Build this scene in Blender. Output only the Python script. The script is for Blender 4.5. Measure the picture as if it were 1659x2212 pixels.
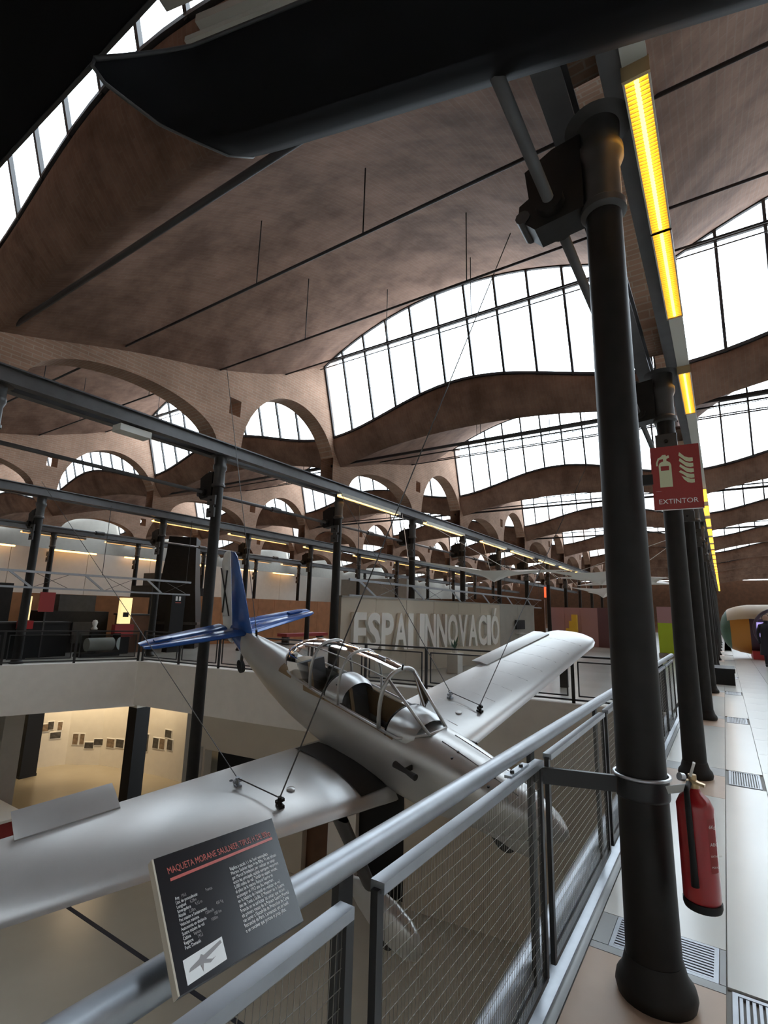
import bpy, bmesh, math, random
from mathutils import Vector, Matrix
random.seed(7)
for o in list(bpy.data.objects): bpy.data.objects.remove(o)
scene = bpy.context.scene
COL = scene.collection
PI = math.pi

# ------------------------------------------------------------------ camera, sky, exposure
FPX = 1094.48
YAW, PITCH, ROLL = -0.58625, 0.19404, 0.02543
cd = bpy.data.cameras.new('camera'); cam = bpy.data.objects.new('camera', cd); COL.objects.link(cam)
cd.sensor_fit = 'HORIZONTAL'; cd.sensor_width = 36.0; cd.lens = FPX * 36.0 / 1659.0
cd.clip_start = 0.02; cd.clip_end = 400
_f = Vector((math.sin(YAW) * math.cos(PITCH), math.cos(YAW) * math.cos(PITCH), math.sin(PITCH)))
_r = Vector((math.cos(YAW), -math.sin(YAW), 0)); _u = _r.cross(_f)
_r2 = math.cos(ROLL) * _r + math.sin(ROLL) * _u; _u2 = -math.sin(ROLL) * _r + math.cos(ROLL) * _u
cam.matrix_world = Matrix(((_r2.x, _u2.x, -_f.x, 0), (_r2.y, _u2.y, -_f.y, 0), (_r2.z, _u2.z, -_f.z, 1.6), (0, 0, 0, 1)))
scene.camera = cam

SKY = 7.5
world = bpy.data.worlds.new('overcast_sky'); scene.world = world; world.use_nodes = True
bg = world.node_tree.nodes['Background']
bg.inputs[0].default_value = (0.84, 0.93, 1.0, 1); bg.inputs[1].default_value = SKY
scene.view_settings.view_transform = 'Standard'; scene.view_settings.look = 'None'
scene.view_settings.exposure = 0.15; scene.view_settings.gamma = 1.0; scene.view_settings.use_curve_mapping = False

cy = scene.cycles
cy.use_light_tree = False; cy.adaptive_threshold = 0.02
cy.max_bounces = 5; cy.diffuse_bounces = 4; cy.glossy_bounces = 2; cy.transmission_bounces = 2; cy.transparent_max_bounces = 10; cy.caustics_reflective = False; cy.caustics_refractive = False

# ------------------------------------------------------------------ materials
MATS = {}
def mat(name, col, rough=0.6, metal=0.0, vary=0.0, scale=4.0, bump=0.0, bscale=60.0, spec=0.5, emit=None, coat=0.0):
    m = bpy.data.materials.new(name); m.use_nodes = True; MATS[name] = m
    nt = m.node_tree; b = nt.nodes['Principled BSDF']
    b.inputs['Base Color'].default_value = (*col, 1); b.inputs['Roughness'].default_value = rough
    b.inputs['Metallic'].default_value = metal; b.inputs['Specular IOR Level'].default_value = spec
    if coat: b.inputs['Coat Weight'].default_value = coat
    tc = nt.nodes.new('ShaderNodeTexCoord')
    if vary:
        n = nt.nodes.new('ShaderNodeTexNoise'); n.inputs['Scale'].default_value = scale; n.inputs['Detail'].default_value = 5
        nt.links.new(tc.outputs['Object'], n.inputs['Vector'])
        r = nt.nodes.new('ShaderNodeValToRGB'); e = r.color_ramp.elements
        e[0].position = 0.3; e[1].position = 0.7
        e[0].color = (*[c * (1 - vary) for c in col], 1); e[1].color = (*[min(1, c * (1 + vary)) for c in col], 1)
        nt.links.new(n.outputs['Fac'], r.inputs['Fac']); nt.links.new(r.outputs['Color'], b.inputs['Base Color'])
    if bump:
        n2 = nt.nodes.new('ShaderNodeTexNoise'); n2.inputs['Scale'].default_value = bscale
        nt.links.new(tc.outputs['Object'], n2.inputs['Vector'])
        bp = nt.nodes.new('ShaderNodeBump'); bp.inputs['Strength'].default_value = bump; bp.inputs['Distance'].default_value = 0.02
        nt.links.new(n2.outputs['Fac'], bp.inputs['Height']); nt.links.new(bp.outputs['Normal'], b.inputs['Normal'])
    if emit:
        b.inputs['Emission Color'].default_value = (*emit[:3], 1); b.inputs['Emission Strength'].default_value = emit[3]
    return m

def brick_mat(name, c1, c2, mortar, blotch):
    m = mat(name, c1, 0.85, spec=0.2); nt = m.node_tree; b = nt.nodes['Principled BSDF']
    uv = nt.nodes.new('ShaderNodeUVMap')
    br = nt.nodes.new('ShaderNodeTexBrick'); br.inputs['Scale'].default_value = 1.0
    br.inputs['Brick Width'].default_value = 0.24; br.inputs['Row Height'].default_value = 0.06
    br.inputs['Mortar Size'].default_value = 0.006; br.inputs['Bias'].default_value = 0.0
    br.inputs['Color1'].default_value = (*c1, 1); br.inputs['Color2'].default_value = (*c2, 1); br.inputs['Mortar'].default_value = (*mortar, 1)
    nt.links.new(uv.outputs[0], br.inputs['Vector'])
    tc = nt.nodes.new('ShaderNodeTexCoord'); n = nt.nodes.new('ShaderNodeTexNoise')
    n.inputs['Scale'].default_value = 1.1; n.inputs['Detail'].default_value = 7; n.inputs['Roughness'].default_value = 0.65
    nt.links.new(tc.outputs['Object'], n.inputs['Vector'])
    r = nt.nodes.new('ShaderNodeValToRGB'); e = r.color_ramp.elements
    e[0].position = 0.34; e[1].position = 0.68; e[0].color = (*blotch, 1); e[1].color = (1.15, 1.12, 1.1, 1)
    nt.links.new(n.outputs['Fac'], r.inputs['Fac'])
    mx = nt.nodes.new('ShaderNodeMix'); mx.data_type = 'RGBA'; mx.blend_type = 'MULTIPLY'; mx.inputs[0].default_value = 1
    nt.links.new(br.outputs['Color'], mx.inputs[6]); nt.links.new(r.outputs['Color'], mx.inputs[7])
    nt.links.new(mx.outputs[2], b.inputs['Base Color'])
    bp = nt.nodes.new('ShaderNodeBump'); bp.inputs['Strength'].default_value = 0.35; bp.inputs['Distance'].default_value = 0.01
    nt.links.new(br.outputs['Fac'], bp.inputs['Height']); bp.invert = True
    nt.links.new(bp.outputs['Normal'], b.inputs['Normal'])
    return m

def clear_mat(name, col, alpha_mix, rough=0.05, kind='gloss', spec=0.5):
    """a thin sheet: mostly see-through, the rest glossy, translucent or diffuse"""
    m = bpy.data.materials.new(name); m.use_nodes = True; MATS[name] = m
    nt = m.node_tree; nt.nodes.clear(); out = nt.nodes.new('ShaderNodeOutputMaterial')
    t = nt.nodes.new('ShaderNodeBsdfTransparent'); t.inputs[0].default_value = (*col, 1)
    mx = nt.nodes.new('ShaderNodeMixShader')
    if kind == 'gloss':
        s = nt.nodes.new('ShaderNodeBsdfGlossy'); s.inputs['Color'].default_value = (1, 1, 1, 1); s.inputs['Roughness'].default_value = rough
        fr = nt.nodes.new('ShaderNodeLayerWeight'); fr.inputs['Blend'].default_value = alpha_mix
        nt.links.new(fr.outputs['Fresnel'], mx.inputs[0])
    elif kind == 'frost':
        s = nt.nodes.new('ShaderNodeBsdfTranslucent'); s.inputs['Color'].default_value = (0.9, 0.95, 1, 1); mx.inputs[0].default_value = alpha_mix
    else:
        s = nt.nodes.new('ShaderNodeBsdfDiffuse'); s.inputs['Color'].default_value = (*col, 1); t.inputs[0].default_value = (1, 1, 1, 1); mx.inputs[0].default_value = alpha_mix
    nt.links.new(t.outputs[0], mx.inputs[1]); nt.links.new(s.outputs[0], mx.inputs[2]); nt.links.new(mx.outputs[0], out.inputs[0])
    return m

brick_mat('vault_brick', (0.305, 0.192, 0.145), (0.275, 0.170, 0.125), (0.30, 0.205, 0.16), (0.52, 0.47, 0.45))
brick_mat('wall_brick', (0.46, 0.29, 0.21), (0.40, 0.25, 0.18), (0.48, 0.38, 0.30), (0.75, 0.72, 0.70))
mat('roof_tile', (0.62, 0.60, 0.57), 0.9, vary=0.1)
clear_mat('window_glass', (0.93, 0.97, 1.0), 0.20, kind='frost')
mat('window_steel', (0.035, 0.033, 0.035), 0.5)
mat('iron_black', (0.013, 0.011, 0.010), 0.5, vary=0.25, scale=9, spec=0.3)
mat('iron_dark', (0.055, 0.052, 0.05), 0.45, 0.2, vary=0.2, scale=6)
mat('beam_paint', (0.10, 0.098, 0.10), 0.45, 0.2, vary=0.2, scale=3)
mat('steel_grey', (0.36, 0.38, 0.41), 0.38, 0.75, vary=0.08, scale=12)
mat('steel_bright', (0.55, 0.57, 0.60), 0.3, 0.9)
mat('rail_black', (0.018, 0.018, 0.019), 0.45)
mat('trough_black', (0.007, 0.007, 0.008), 0.75, spec=0.08)
mat('wire_steel', (0.20, 0.19, 0.165), 0.45, 0.6)
mat('plane_silver', (0.52, 0.515, 0.505), 0.33, 0.6, vary=0.04, scale=3, bump=0.02, bscale=25)
mat('plane_blue', (0.03, 0.105, 0.36), 0.2, 0.1, vary=0.08, scale=4)
mat('plane_white', (0.72, 0.72, 0.70), 0.4)
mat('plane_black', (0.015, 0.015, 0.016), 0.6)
mat('cockpit_dark', (0.035, 0.038, 0.045), 0.6)
mat('cockpit_trim', (0.25, 0.17, 0.09), 0.55)
mat('rubber', (0.02, 0.02, 0.02), 0.8)
clear_mat('canopy_glass', (0.95, 0.96, 0.97), 0.10, 0.03)
mat('floor_tile', (0.74, 0.75, 0.71), 0.22, vary=0.04, scale=0.8)
mat('floor_tan', (0.52, 0.37, 0.26), 0.35, vary=0.06, scale=5)
mat('floor_grey', (0.36, 0.38, 0.38), 0.3, vary=0.05, scale=2)
mat('floor_concrete', (0.40, 0.39, 0.35), 0.22, vary=0.08, scale=0.7)
mat('floor_lower_paint', (0.40, 0.36, 0.29), 0.25, vary=0.08, scale=0.5)
mat('joint_dark', (0.28, 0.28, 0.26), 0.7)
mat('slot_dark', (0.02, 0.02, 0.03), 0.8)
mat('parapet_white', (0.87, 0.83, 0.77), 0.8, vary=0.03)
mat('wall_beige', (0.60, 0.53, 0.43), 0.85, vary=0.04, scale=1)
mat('wall_white', (0.74, 0.71, 0.66), 0.8, vary=0.03)
mat('wall_grey', (0.40, 0.38, 0.34), 0.8, vary=0.05)
mat('letter_white', (0.88, 0.86, 0.81), 0.6)
mat('wood_orange', (0.36, 0.15, 0.055), 0.5, vary=0.15, scale=3)
mat('wood_brown', (0.13, 0.06, 0.03), 0.55, vary=0.2, scale=3)
mat('pink_wall', (0.48, 0.28, 0.30), 0.8)
mat('purple_wall', (0.17, 0.085, 0.10), 0.8)
mat('yellow_paint', (0.85, 0.55, 0.05), 0.5)
mat('lime_paint', (0.50, 0.68, 0.03), 0.5)
mat('fabric_white', (0.90, 0.89, 0.86), 0.9)
mat('red_paint', (0.36, 0.015, 0.02), 0.28, coat=0.4)
mat('red_dull', (0.30, 0.03, 0.03), 0.6)
mat('sign_red', (0.30, 0.022, 0.018), 0.45)
mat('sign_cream', (0.62, 0.62, 0.40), 0.6)
mat('sign_white', (0.80, 0.80, 0.78), 0.6)
mat('brass', (0.50, 0.36, 0.20), 0.35, 0.8)
mat('plastic_black', (0.012, 0.012, 0.013), 0.5, spec=0.25)
mat('plastic_white', (0.72, 0.71, 0.66), 0.5)
mat('panel_print', (0.010, 0.010, 0.013), 0.2, spec=0.3)
mat('print_red', (0.55, 0.11, 0.09), 0.3)
mat('print_white', (0.85, 0.85, 0.84), 0.5)
mat('print_grey', (0.30, 0.28, 0.28), 0.5)
mat('trunking_white', (0.55, 0.53, 0.47), 0.5)
mat('louvre_cream', (0.85, 0.72, 0.25), 0.5)
mat('lamp_glow', (0.9, 0.6, 0.1), 0.4, emit=(1.0, 0.46, 0.03, 2.8))
mat('lamp_tube', (1, 0.8, 0.3), 0.4, emit=(1.0, 0.55, 0.08, 6.0))
mat('strip_glow', (0.9, 0.6, 0.3), 0.4, emit=(1.0, 0.52, 0.16, 5.0))
mat('lit_panel', (0.8, 0.7, 0.4), 0.4, emit=(1.0, 0.78, 0.36, 0.9))
mat('spot_glow', (1, 0.9, 0.7), 0.4, emit=(1.0, 0.75, 0.42, 8.0))
mat('screen_violet', (0.4, 0.35, 0.7), 0.3, emit=(0.45, 0.36, 0.85, 0.9))
mat('red_glow', (0.9, 0.1, 0.05), 0.4, emit=(1.0, 0.07, 0.02, 2.0))
mat('pod_cream', (0.66, 0.56, 0.42), 0.5)
mat('pod_orange', (0.62, 0.27, 0.05), 0.5)
mat('pod_green', (0.07, 0.15, 0.10), 0.5)
mat('pod_purple', (0.10, 0.07, 0.10), 0.5)
mat('pod_red', (0.50, 0.04, 0.05), 0.5)
mat('coat_navy', (0.015, 0.016, 0.028), 0.8)
mat('skin', (0.45, 0.28, 0.21), 0.6)
mat('photo_dark', (0.07, 0.065, 0.06), 0.5, vary=0.6, scale=9)
mat('photo_sepia', (0.22, 0.16, 0.11), 0.5, vary=0.5, scale=9)
clear_mat('dark_glass', (0.02, 0.02, 0.022), 0.55, kind='diff')
clear_mat('case_glass', (0.9, 0.95, 0.95), 0.2, 0.05)

# ------------------------------------------------------------------ mesh building
class MB:
    def __init__(s): s.v = []; s.f = []; s.uv = {}; s.mi = {}; s.cur = 0
    def _face(s, idx, uv=None):
        if uv is not None: s.uv[len(s.f)] = uv
        if s.cur: s.mi[len(s.f)] = s.cur
        s.f.append(tuple(idx))
    def quad(s, a, b, c, d, uv=None):
        n = len(s.v); s.v += [Vector(a), Vector(b), Vector(c), Vector(d)]; s._face((n, n + 1, n + 2, n + 3), uv); return s
    def poly(s, pts):
        n = len(s.v); s.v += [Vector(p) for p in pts]; s._face(range(n, n + len(pts))); return s
    def box(s, lo, hi):
        x0, y0, z0 = lo; x1, y1, z1 = hi; n = len(s.v)
        s.v += [Vector(p) for p in ((x0, y0, z0), (x1, y0, z0), (x1, y1, z0), (x0, y1, z0), (x0, y0, z1), (x1, y0, z1), (x1, y1, z1), (x0, y1, z1))]
        for q in ((0, 3, 2, 1), (4, 5, 6, 7), (0, 1, 5, 4), (1, 2, 6, 5), (2, 3, 7, 6), (3, 0, 4, 7)): s._face([n + i for i in q])
        return s
    def prism(s, pts, off):
        """closed polygon pts extruded by vector off"""
        off = Vector(off); n = len(s.v); k = len(pts)
        s.v += [Vector(p) for p in pts] + [Vector(p) + off for p in pts]
        s._face(range(n + k - 1, n - 1, -1)); s._face(range(n + k, n + 2 * k))
        for i in range(k): s._face((n + i, n + (i + 1) % k, n + k + (i + 1) % k, n + k + i))
        return s
    def bar(s, p, q, w, h, up=(0, 0, 1)):
        """rectangular bar from p to q, w across, h along up"""
        p = Vector(p); q = Vector(q); d = (q - p).normalized(); up = Vector(up)
        a = d.cross(up); a = a.normalized() if a.length > 1e-4 else Vector((1, 0, 0)); b = a.cross(d).normalized()
        return s.prism([p - a * w / 2 - b * h / 2, p + a * w / 2 - b * h / 2, p + a * w / 2 + b * h / 2, p - a * w / 2 + b * h / 2], q - p)
    def tube(s, pts, r, n=10, cap=True):
        pts = [Vector(p) for p in pts]; rs = r if isinstance(r, (list, tuple)) else [r] * len(pts)
        rings = []; ref = None
        for i, p in enumerate(pts):
            d = (pts[min(i + 1, len(pts) - 1)] - pts[max(i - 1, 0)]).normalized()
            if ref is None: ref = Vector((0, 0, 1)) if abs(d.z) < 0.9 else Vector((1, 0, 0))
            a = d.cross(ref).normalized(); b = a.cross(d).normalized(); ref = b
            base = len(s.v); rings.append(base)
            s.v += [p + (a * math.cos(2 * PI * k / n) + b * math.sin(2 * PI * k / n)) * rs[i] for k in range(n)]
        for i in range(len(pts) - 1):
            for k in range(n):
                s._face((rings[i] + k, rings[i] + (k + 1) % n, rings[i + 1] + (k + 1) % n, rings[i + 1] + k))
        if cap:
            s._face([rings[0] + k for k in range(n - 1, -1, -1)]); s._face([rings[-1] + k for k in range(n)])
        return s
    def lathe(s, prof, c=(0, 0, 0), n=20, cap=True):
        """prof: (radius, z) list bottom to top about a vertical axis at c"""
        c = Vector(c); rings = []
        for r, z in prof:
            rings.append(len(s.v)); s.v += [c + Vector((r * math.cos(2 * PI * k / n), r * math.sin(2 * PI * k / n), z)) for k in range(n)]
        for i in range(len(prof) - 1):
            for k in range(n): s._face((rings[i] + k, rings[i] + (k + 1) % n, rings[i + 1] + (k + 1) % n, rings[i + 1] + k))
        if cap:
            s._face([rings[0] + k for k in range(n - 1, -1, -1)]); s._face([rings[-1] + k for k in range(n)])
        return s
    def grid(s, rows, closed=False, uv=None):
        """rows: list of equal-length point lists"""
        n = len(s.v); m = len(rows[0])
        for r in rows: s.v += [Vector(p) for p in r]
        for i in range(len(rows) - 1):
            for j in range(m if closed else m - 1):
                j2 = (j + 1) % m
                q = (i, j), (i, j2), (i + 1, j2), (i + 1, j)
                s._face([n + a * m + b for a, b in q], [uv[a][b] for a, b in q] if uv else None)
        return s

MW = {}
def mesh_of(name, mb, mats, smooth=False, inv=None):
    me = bpy.data.meshes.new(name)
    me.from_pydata([tuple(inv @ v) if inv is not None else tuple(v) for v in mb.v], [], mb.f)
    for m in (mats if isinstance(mats, (list, tuple)) else [mats]): me.materials.append(MATS[m])
    if mb.mi:
        for i, k in mb.mi.items(): me.polygons[i].material_index = k
    if mb.uv:
        ul = me.uv_layers.new(name='UVMap')
        for i, uv in mb.uv.items():
            for j, li in enumerate(me.polygons[i].loop_indices): ul.data[li].uv = uv[j]
    if smooth:
        me.polygons.foreach_set('use_smooth', [True] * len(me.polygons))
        if smooth is not True: me.set_sharp_from_angle(angle=math.radians(smooth))
    return me
def link(name, me, parent=None, loc=None):
    o = bpy.data.objects.new(name, me); COL.objects.link(o); o.parent = parent
    if loc is not None: o.location = loc
    return o
def part(name, mb, mats, parent=None, smooth=False, local=False, label=None, kind=None):
    """mesh object; vertices are world coordinates unless local"""
    inv = None
    if parent is not None and not local: inv = MW[parent].inverted()
    o = link(name, mesh_of(name, mb, mats, smooth, inv), parent)
    MW[o] = (MW[parent].copy() if parent is not None else Matrix.Identity(4))
    if label: o['label'] = label
    if kind: o['kind'] = kind
    return o
def tag(o, label, cat, group=None, kind=None):
    if label: o['label'] = label
    if cat: o['category'] = cat
    if group: o['group'] = group
    if kind: o['kind'] = kind
    return o
def thing(name, label, cat, loc=(0, 0, 0), group=None, rot=None, kind=None):
    o = bpy.data.objects.new(name, None); COL.objects.link(o); o.empty_display_size = 0.1
    m = Matrix.Translation(Vector(loc))
    if rot is not None: m = m @ rot
    o.matrix_world = m; MW[o] = m
    return tag(o, label, cat, group, kind)
def struct(name, label=None, loc=(0, 0, 0)):
    o = thing(name, label, None, loc, kind='structure'); return o
def single(name, mb, mats, label, cat, group=None, smooth=False):
    return tag(part(name, mb, mats, None, smooth), label, cat, group)
def copy_tree(o, parent=None):
    c = o.copy(); COL.objects.link(c); c.parent = parent
    for ch in [x for x in bpy.data.objects if x.parent == o]: copy_tree(ch, c)
    return c
def dup(kids, root, loc, label, cat=None, group=None, kind=None, name=None):
    """a copy of a thing (Empty) with copies of its listed parts, sharing mesh data"""
    r = root.copy(); COL.objects.link(r); r.location = loc
    if name: r.name = name
    if label: r['label'] = label
    if group: r['group'] = group
    MW[r] = Matrix.Translation(Vector(loc))
    m = {root: r}
    for k in kids:
        c = k.copy(); COL.objects.link(c); c.parent = m[k.parent]; m[k] = c
    return r
ORD = ['first', 'second', 'third', 'fourth', 'fifth', 'sixth', 'seventh', 'eighth', 'ninth', 'tenth', 'eleventh', 'twelfth', 'thirteenth', 'fourteenth', 'fifteenth', 'sixteenth', 'seventeenth', 'eighteenth', 'nineteenth', 'twentieth']

# ------------------------------------------------------------------ the roof: vault cells, windows, brick arcades
LINES = [-30.8, -23.2, -15.6, -8.0, -0.4, 7.2, 14.8]
HW = 3.6                       # half clear width of a bay
PER = 7.4                      # one vault in the direction of the walkway
Y0 = 2.0                       # window foot of vault 0
KMIN, KMAX = -2, 8
def lerp(a, b, t): return a + (b - a) * t
def table(tb, x):
    for (x0, y0), (x1, y1) in zip(tb, tb[1:]):
        if x <= x1: return lerp(y0, y1, max(0, (x - x0) / (x1 - x0)))
    return tb[-1][1]
SPR = [(0.3, 5.16), (1.2, 5.42), (1.93, 5.68), (3.8, 6.12), (5.55, 6.75), (6.85, 7.57)]
CRW = [(0.3, 5.60), (1.2, 6.25), (2.2, 6.85), (3.8, 7.5), (5.4, 8.0), (6.85, 8.33)]
def smoothtab(tb, x):
    return (table(tb, x - 0.5) + table(tb, x) * 2 + table(tb, x + 0.5)) / 4 if tb[0][0] + 0.5 < x < tb[-1][0] - 0.5 else table(tb, x)
def arch(u, e=2.2): return 1 - abs(u) ** e
def win_bot(u): return 6.46 - 0.63 * math.sin(PI / 2 * min(1.0, abs(u) / 1.08)) ** 2
def win_top(u): return 7.57 + 0.76 * arch(u, 2)
LEAN = 0.29
def win_y(z): return -LEAN * (z - 5.85)
NX = 24
US = [-1 + 2 * i / NX for i in range(NX + 1)]
def vault_mesh():
    mb = MB(); rows = []; uvs = []
    v = 0
    for f, dy in ((0, 0), (.06, -.03), (.2, -.035), (.38, -.01), (.56, .06), (.72, .14), (.87, .22), (1, .30)):
        row = []
        for u in US:
            zt = win_bot(u); z = lerp(zt, lerp(5.16, 5.60, arch(u)), f)
            row.append((u * HW, win_y(zt) * (1 - f) + dy, z))
        rows.append(row); uvs.append([(u * HW, v) for u in US]); v += 0.14
    N = 18
    for i in range(1, N + 1):
        y = lerp(0.3, 6.85, i / N); zs = smoothtab(SPR, y); zc = smoothtab(CRW, y); e = lerp(2.2, 2.0, i / N)
        yy = y
        rows.append([(u * HW, yy, zs + (zc - zs) * arch(u, e)) for u in US]); uvs.append([(u * HW * 1.0, v) for u in US]); v += 0.36
    # snap the far edge to the head of the next window
    rows[-1] = [(u * HW, PER + win_y(win_top(u)), win_top(u)) for u in US]
    mb.grid(rows, uv=[[(b, a) for a, b in r] for r in uvs])
    # outer skin of the roof
    mb.cur = 1
    mb.grid([[(x, y + 0.02, z + 0.1) for x, y, z in reversed(r)] for r in rows[1:2] + rows[8:]])
    mb.cur = 0
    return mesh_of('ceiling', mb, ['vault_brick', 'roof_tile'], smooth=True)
VM = vault_mesh()
CELLS = [(b, k) for b in range(len(LINES) - 1) for k in range(KMIN, KMAX + 1)]
for b, k in CELLS:
    o = link('ceiling', VM, None, ((LINES[b] + LINES[b + 1]) / 2, Y0 + PER * k, 0)); o['kind'] = 'structure'

# windows: frame bars and panes in the leaning plane (u across, z up)
XM = [-HW + 0.02 + 0.02] + [-HW + 0.60 + 0.652 * i for i in range(11)] + [HW - 0.04]
TRZ = 7.62
def wp(x, z, off=0.0): return Vector((x, win_y(z) + off, z))
def pane_shape(x0, x1, upper):
    pts = []
    g = 0.014
    n = 3
    xs = [lerp(x0 + g, x1 - g, i / n) for i in range(n + 1)]
    if upper:
        lo = [(x, TRZ + g) for x in xs]; hi = [(x, max(TRZ + g + 0.004, win_top(x / HW) - 0.01)) for x in xs]
    else:
        lo = [(x, win_bot(x / HW) + 0.01) for x in xs]; hi = [(x, min(TRZ - g, win_top(x / HW) - 0.01)) for x in xs]
    return lo, hi
def pane_mb(x0, x1, upper):
    mb = MB(); lo, hi = pane_shape(x0, x1, upper)
    mb.grid([[wp(x, z) for x, z in lo], [wp(x, z) for x, z in hi]]); return mb
PANES = [mesh_of('pane', pane_mb(XM[i], XM[i + 1], up), 'window_glass') for i in range(len(XM) - 1) for up in (False, True)
         if not (up and win_top((XM[i] + XM[i + 1]) / 2 / HW) < TRZ + 0.03)]
def mull(x):
    mb = MB(); zt = win_top(x / HW); mb.bar(wp(x, win_bot(x / HW) - 0.02, -0.02), wp(x, zt + 0.02, -0.02), 0.045, 0.05, (0, 1, 0)); return mesh_of('mullion', mb, 'window_steel')
MULL = [mull(x) for x in XM[1:-1]]
_m = MB(); _m.bar(wp(-HW, TRZ, -0.02), wp(HW, TRZ, -0.02), 0.05, 0.045); TRAN = mesh_of('transom', _m, 'window_steel')
_m = MB()
for fn in (lambda u: win_bot(u) + 0.015, lambda u: win_top(u) - 0.02):
    for a, c in zip(US, US[1:]): _m.bar(wp(a * HW, fn(a), -0.02), wp(c * HW, fn(c), -0.02), 0.05, 0.05)
for sx in (-1, 1): _m.bar(wp(sx * (HW - .02), 5.85, -0.02), wp(sx * (HW - .02), 7.57, -0.02), 0.05, 0.05, (0, 1, 0))
FRM = mesh_of('window_frame', _m, 'window_steel')
_m = MB(); _m.grid([[wp(u * HW, win_bot(u)) for u in US], [wp(u * HW, win_top(u)) for u in US]]); SHEET = mesh_of('glazing', _m, 'window_glass')
_m = MB()
for x in XM[1:-1]: _m.bar(wp(x, win_bot(x / HW) - 0.02, -0.02), wp(x, win_top(x / HW) + 0.02, -0.02), 0.045, 0.05, (0, 1, 0))
MULLALL = mesh_of('glazing_bars', _m, 'window_steel')
DETAILED = {(3, 0), (3, 1), (3, 2), (3, 3), (3, 4), (4, 1), (4, 2), (4, 3), (4, 4), (2, 1), (2, 2), (1, 1)}
nwin = 0
for b in range(len(LINES) - 1):
    for k in range(KMIN, KMAX + 2):
        nwin += 1
        w = struct('window_%d' % nwin, None, ((LINES[b] + LINES[b + 1]) / 2, Y0 + PER * k, 0))
        link('window_frame', FRM, w); link('transom', TRAN, w)
        if (b, k) in DETAILED:
            for me in PANES: link('pane', me, w)
            for me in MULL: link('mullion', me, w)
        else:
            link('glazing', SHEET, w); g = link('glazing_bars', MULLALL, w); g['kind'] = 'stuff'

# brick arcade walls on the column lines (one cell of period PER, shared)
def arcade_mesh():
    mb = MB(); T = 0.2
    def low(y):
        z = 4.72
        for c, hw, h, zb in ((2.30, 1.62, 0.70, 4.66), (6.02, 1.52, 1.62, 4.66)):
            if abs(y - c) < hw: z = max(z, zb + h * math.sqrt(1 - ((y - c) / hw) ** 2))
        return z
    def top(y): return table(SPR, max(0.3, min(6.85, y))) + 0.45 if y < 6.85 else 8.05
    hy0, hy1, hz0, hz1 = 4.14, 4.42, 5.36, 5.70
    ys = sorted(set([i * 0.1 for i in range(75)] + [hy0, hy1, 0.68, 3.92, 4.50, 7.54 - 0.14, 0.72, 3.88, 4.53, 4.58] + [PER]))
    ys = [y for y in ys if 0 <= y <= PER]
    def bottom(y): return low(y) if y < 7.0 else low(y)
    for a, c in zip(ys, ys[1:]):
        spans = [((bottom(a), top(a)), (bottom(c), top(c)))]
        m = (a + c) / 2
        if hy0 < m < hy1: spans = [((bottom(a), hz0), (bottom(c), hz0)), ((hz1, top(a)), (hz1, top(c)))]
        for (a0, a1), (c0, c1) in spans:
            for sx in (-1, 1):
                q = [(sx * T, a, a0), (sx * T, c, c0), (sx * T, c, c1), (sx * T, a, a1)]; uv = [(p[1], p[2]) for p in q]
                if sx < 0: q.reverse(); uv.reverse()
                mb.quad(*q, uv=uv)
            mb.quad((-T, a, a0), (-T, c, c0), (T, c, c0), (T, a, a0), uv=[(-T, a), (-T, c), (T, c), (T, a)])
            mb.quad((-T, a, a1), (T, a, a1), (T, c, c1), (-T, c, c1), uv=[(-T, a), (T, a), (T, c), (-T, c)])
    for yy in (hy0, hy1): mb.quad((-T, yy, hz0), (T, yy, hz0), (T, yy, hz1), (-T, yy, hz1), uv=[(0, 0), (.4, 0), (.4, .3), (0, .3)])
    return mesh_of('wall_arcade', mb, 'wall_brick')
AM = arcade_mesh()
for x in LINES[1:-1]:
    for k in range(KMIN, KMAX + 1):
        o = link('wall_arcade', AM, None, (x, Y0 + PER * k, 0)); o['kind'] = 'structure'
YB, YF = Y0 + PER * KMIN, Y0 + PER * (KMAX + 1)
for nm, lo, hi, mt in (('wall_left', (-31.2, YB - .3, -4.6), (-30.8, YF + .3, 8.6), 'wall_grey'), ('wall_right', (14.8, YB - .3, 0), (15.2, YF + .3, 8.6), 'wall_white'),
                   ('wall_back', (-31.2, YB - .7, -4.6), (15.2, YB - .3, 5.5), 'wall_white'), ('wall_front', (-31.2, YF + .3, -4.6), (15.2, YF + .7, 6.0), 'wood_brown')):
    o = part(nm, MB().box(lo, hi), mt); o['kind'] = 'structure'

# ------------------------------------------------------------------ floors and the open well
LA, LB = (-17.4, 0.4), (-14.2, 8.8)          # left rim of the well (direction), corner
LDIR = Vector((-14.2 + 15.34, 8.8 - 5.8, 0)).normalized()
def left_pt(y): t = (y - 8.8) / LDIR.y; return (-14.2 + LDIR.x * t, y)
BACK1 = (-0.9, 10.31)
YN = -5.0
WELL = [(-0.9, YN), BACK1, (-14.2, 8.8), left_pt(YN)]
ZL = -4.2
def slab(mb, pts, z0, z1): mb.prism([(x, y, z0) for x, y in pts], (0, 0, z1 - z0))
fl = struct('floor')
mb = MB(); slab(mb, [(-0.86, YB - .3), (14.8, YB - .3), (14.8, YF + .3), (-0.86, YF + .3)], -0.35, -0.012); part('walkway_slab', mb, 'joint_dark', fl)
mb = MB(); slab(mb, [(-30.8, 7.2), left_pt(7.2), (-14.2, 8.8), (-0.9, 10.31), (-0.86, YF), (-30.8, YF)], -0.35, 0.0); part('rear_slab', mb, 'floor_concrete', fl)
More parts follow.
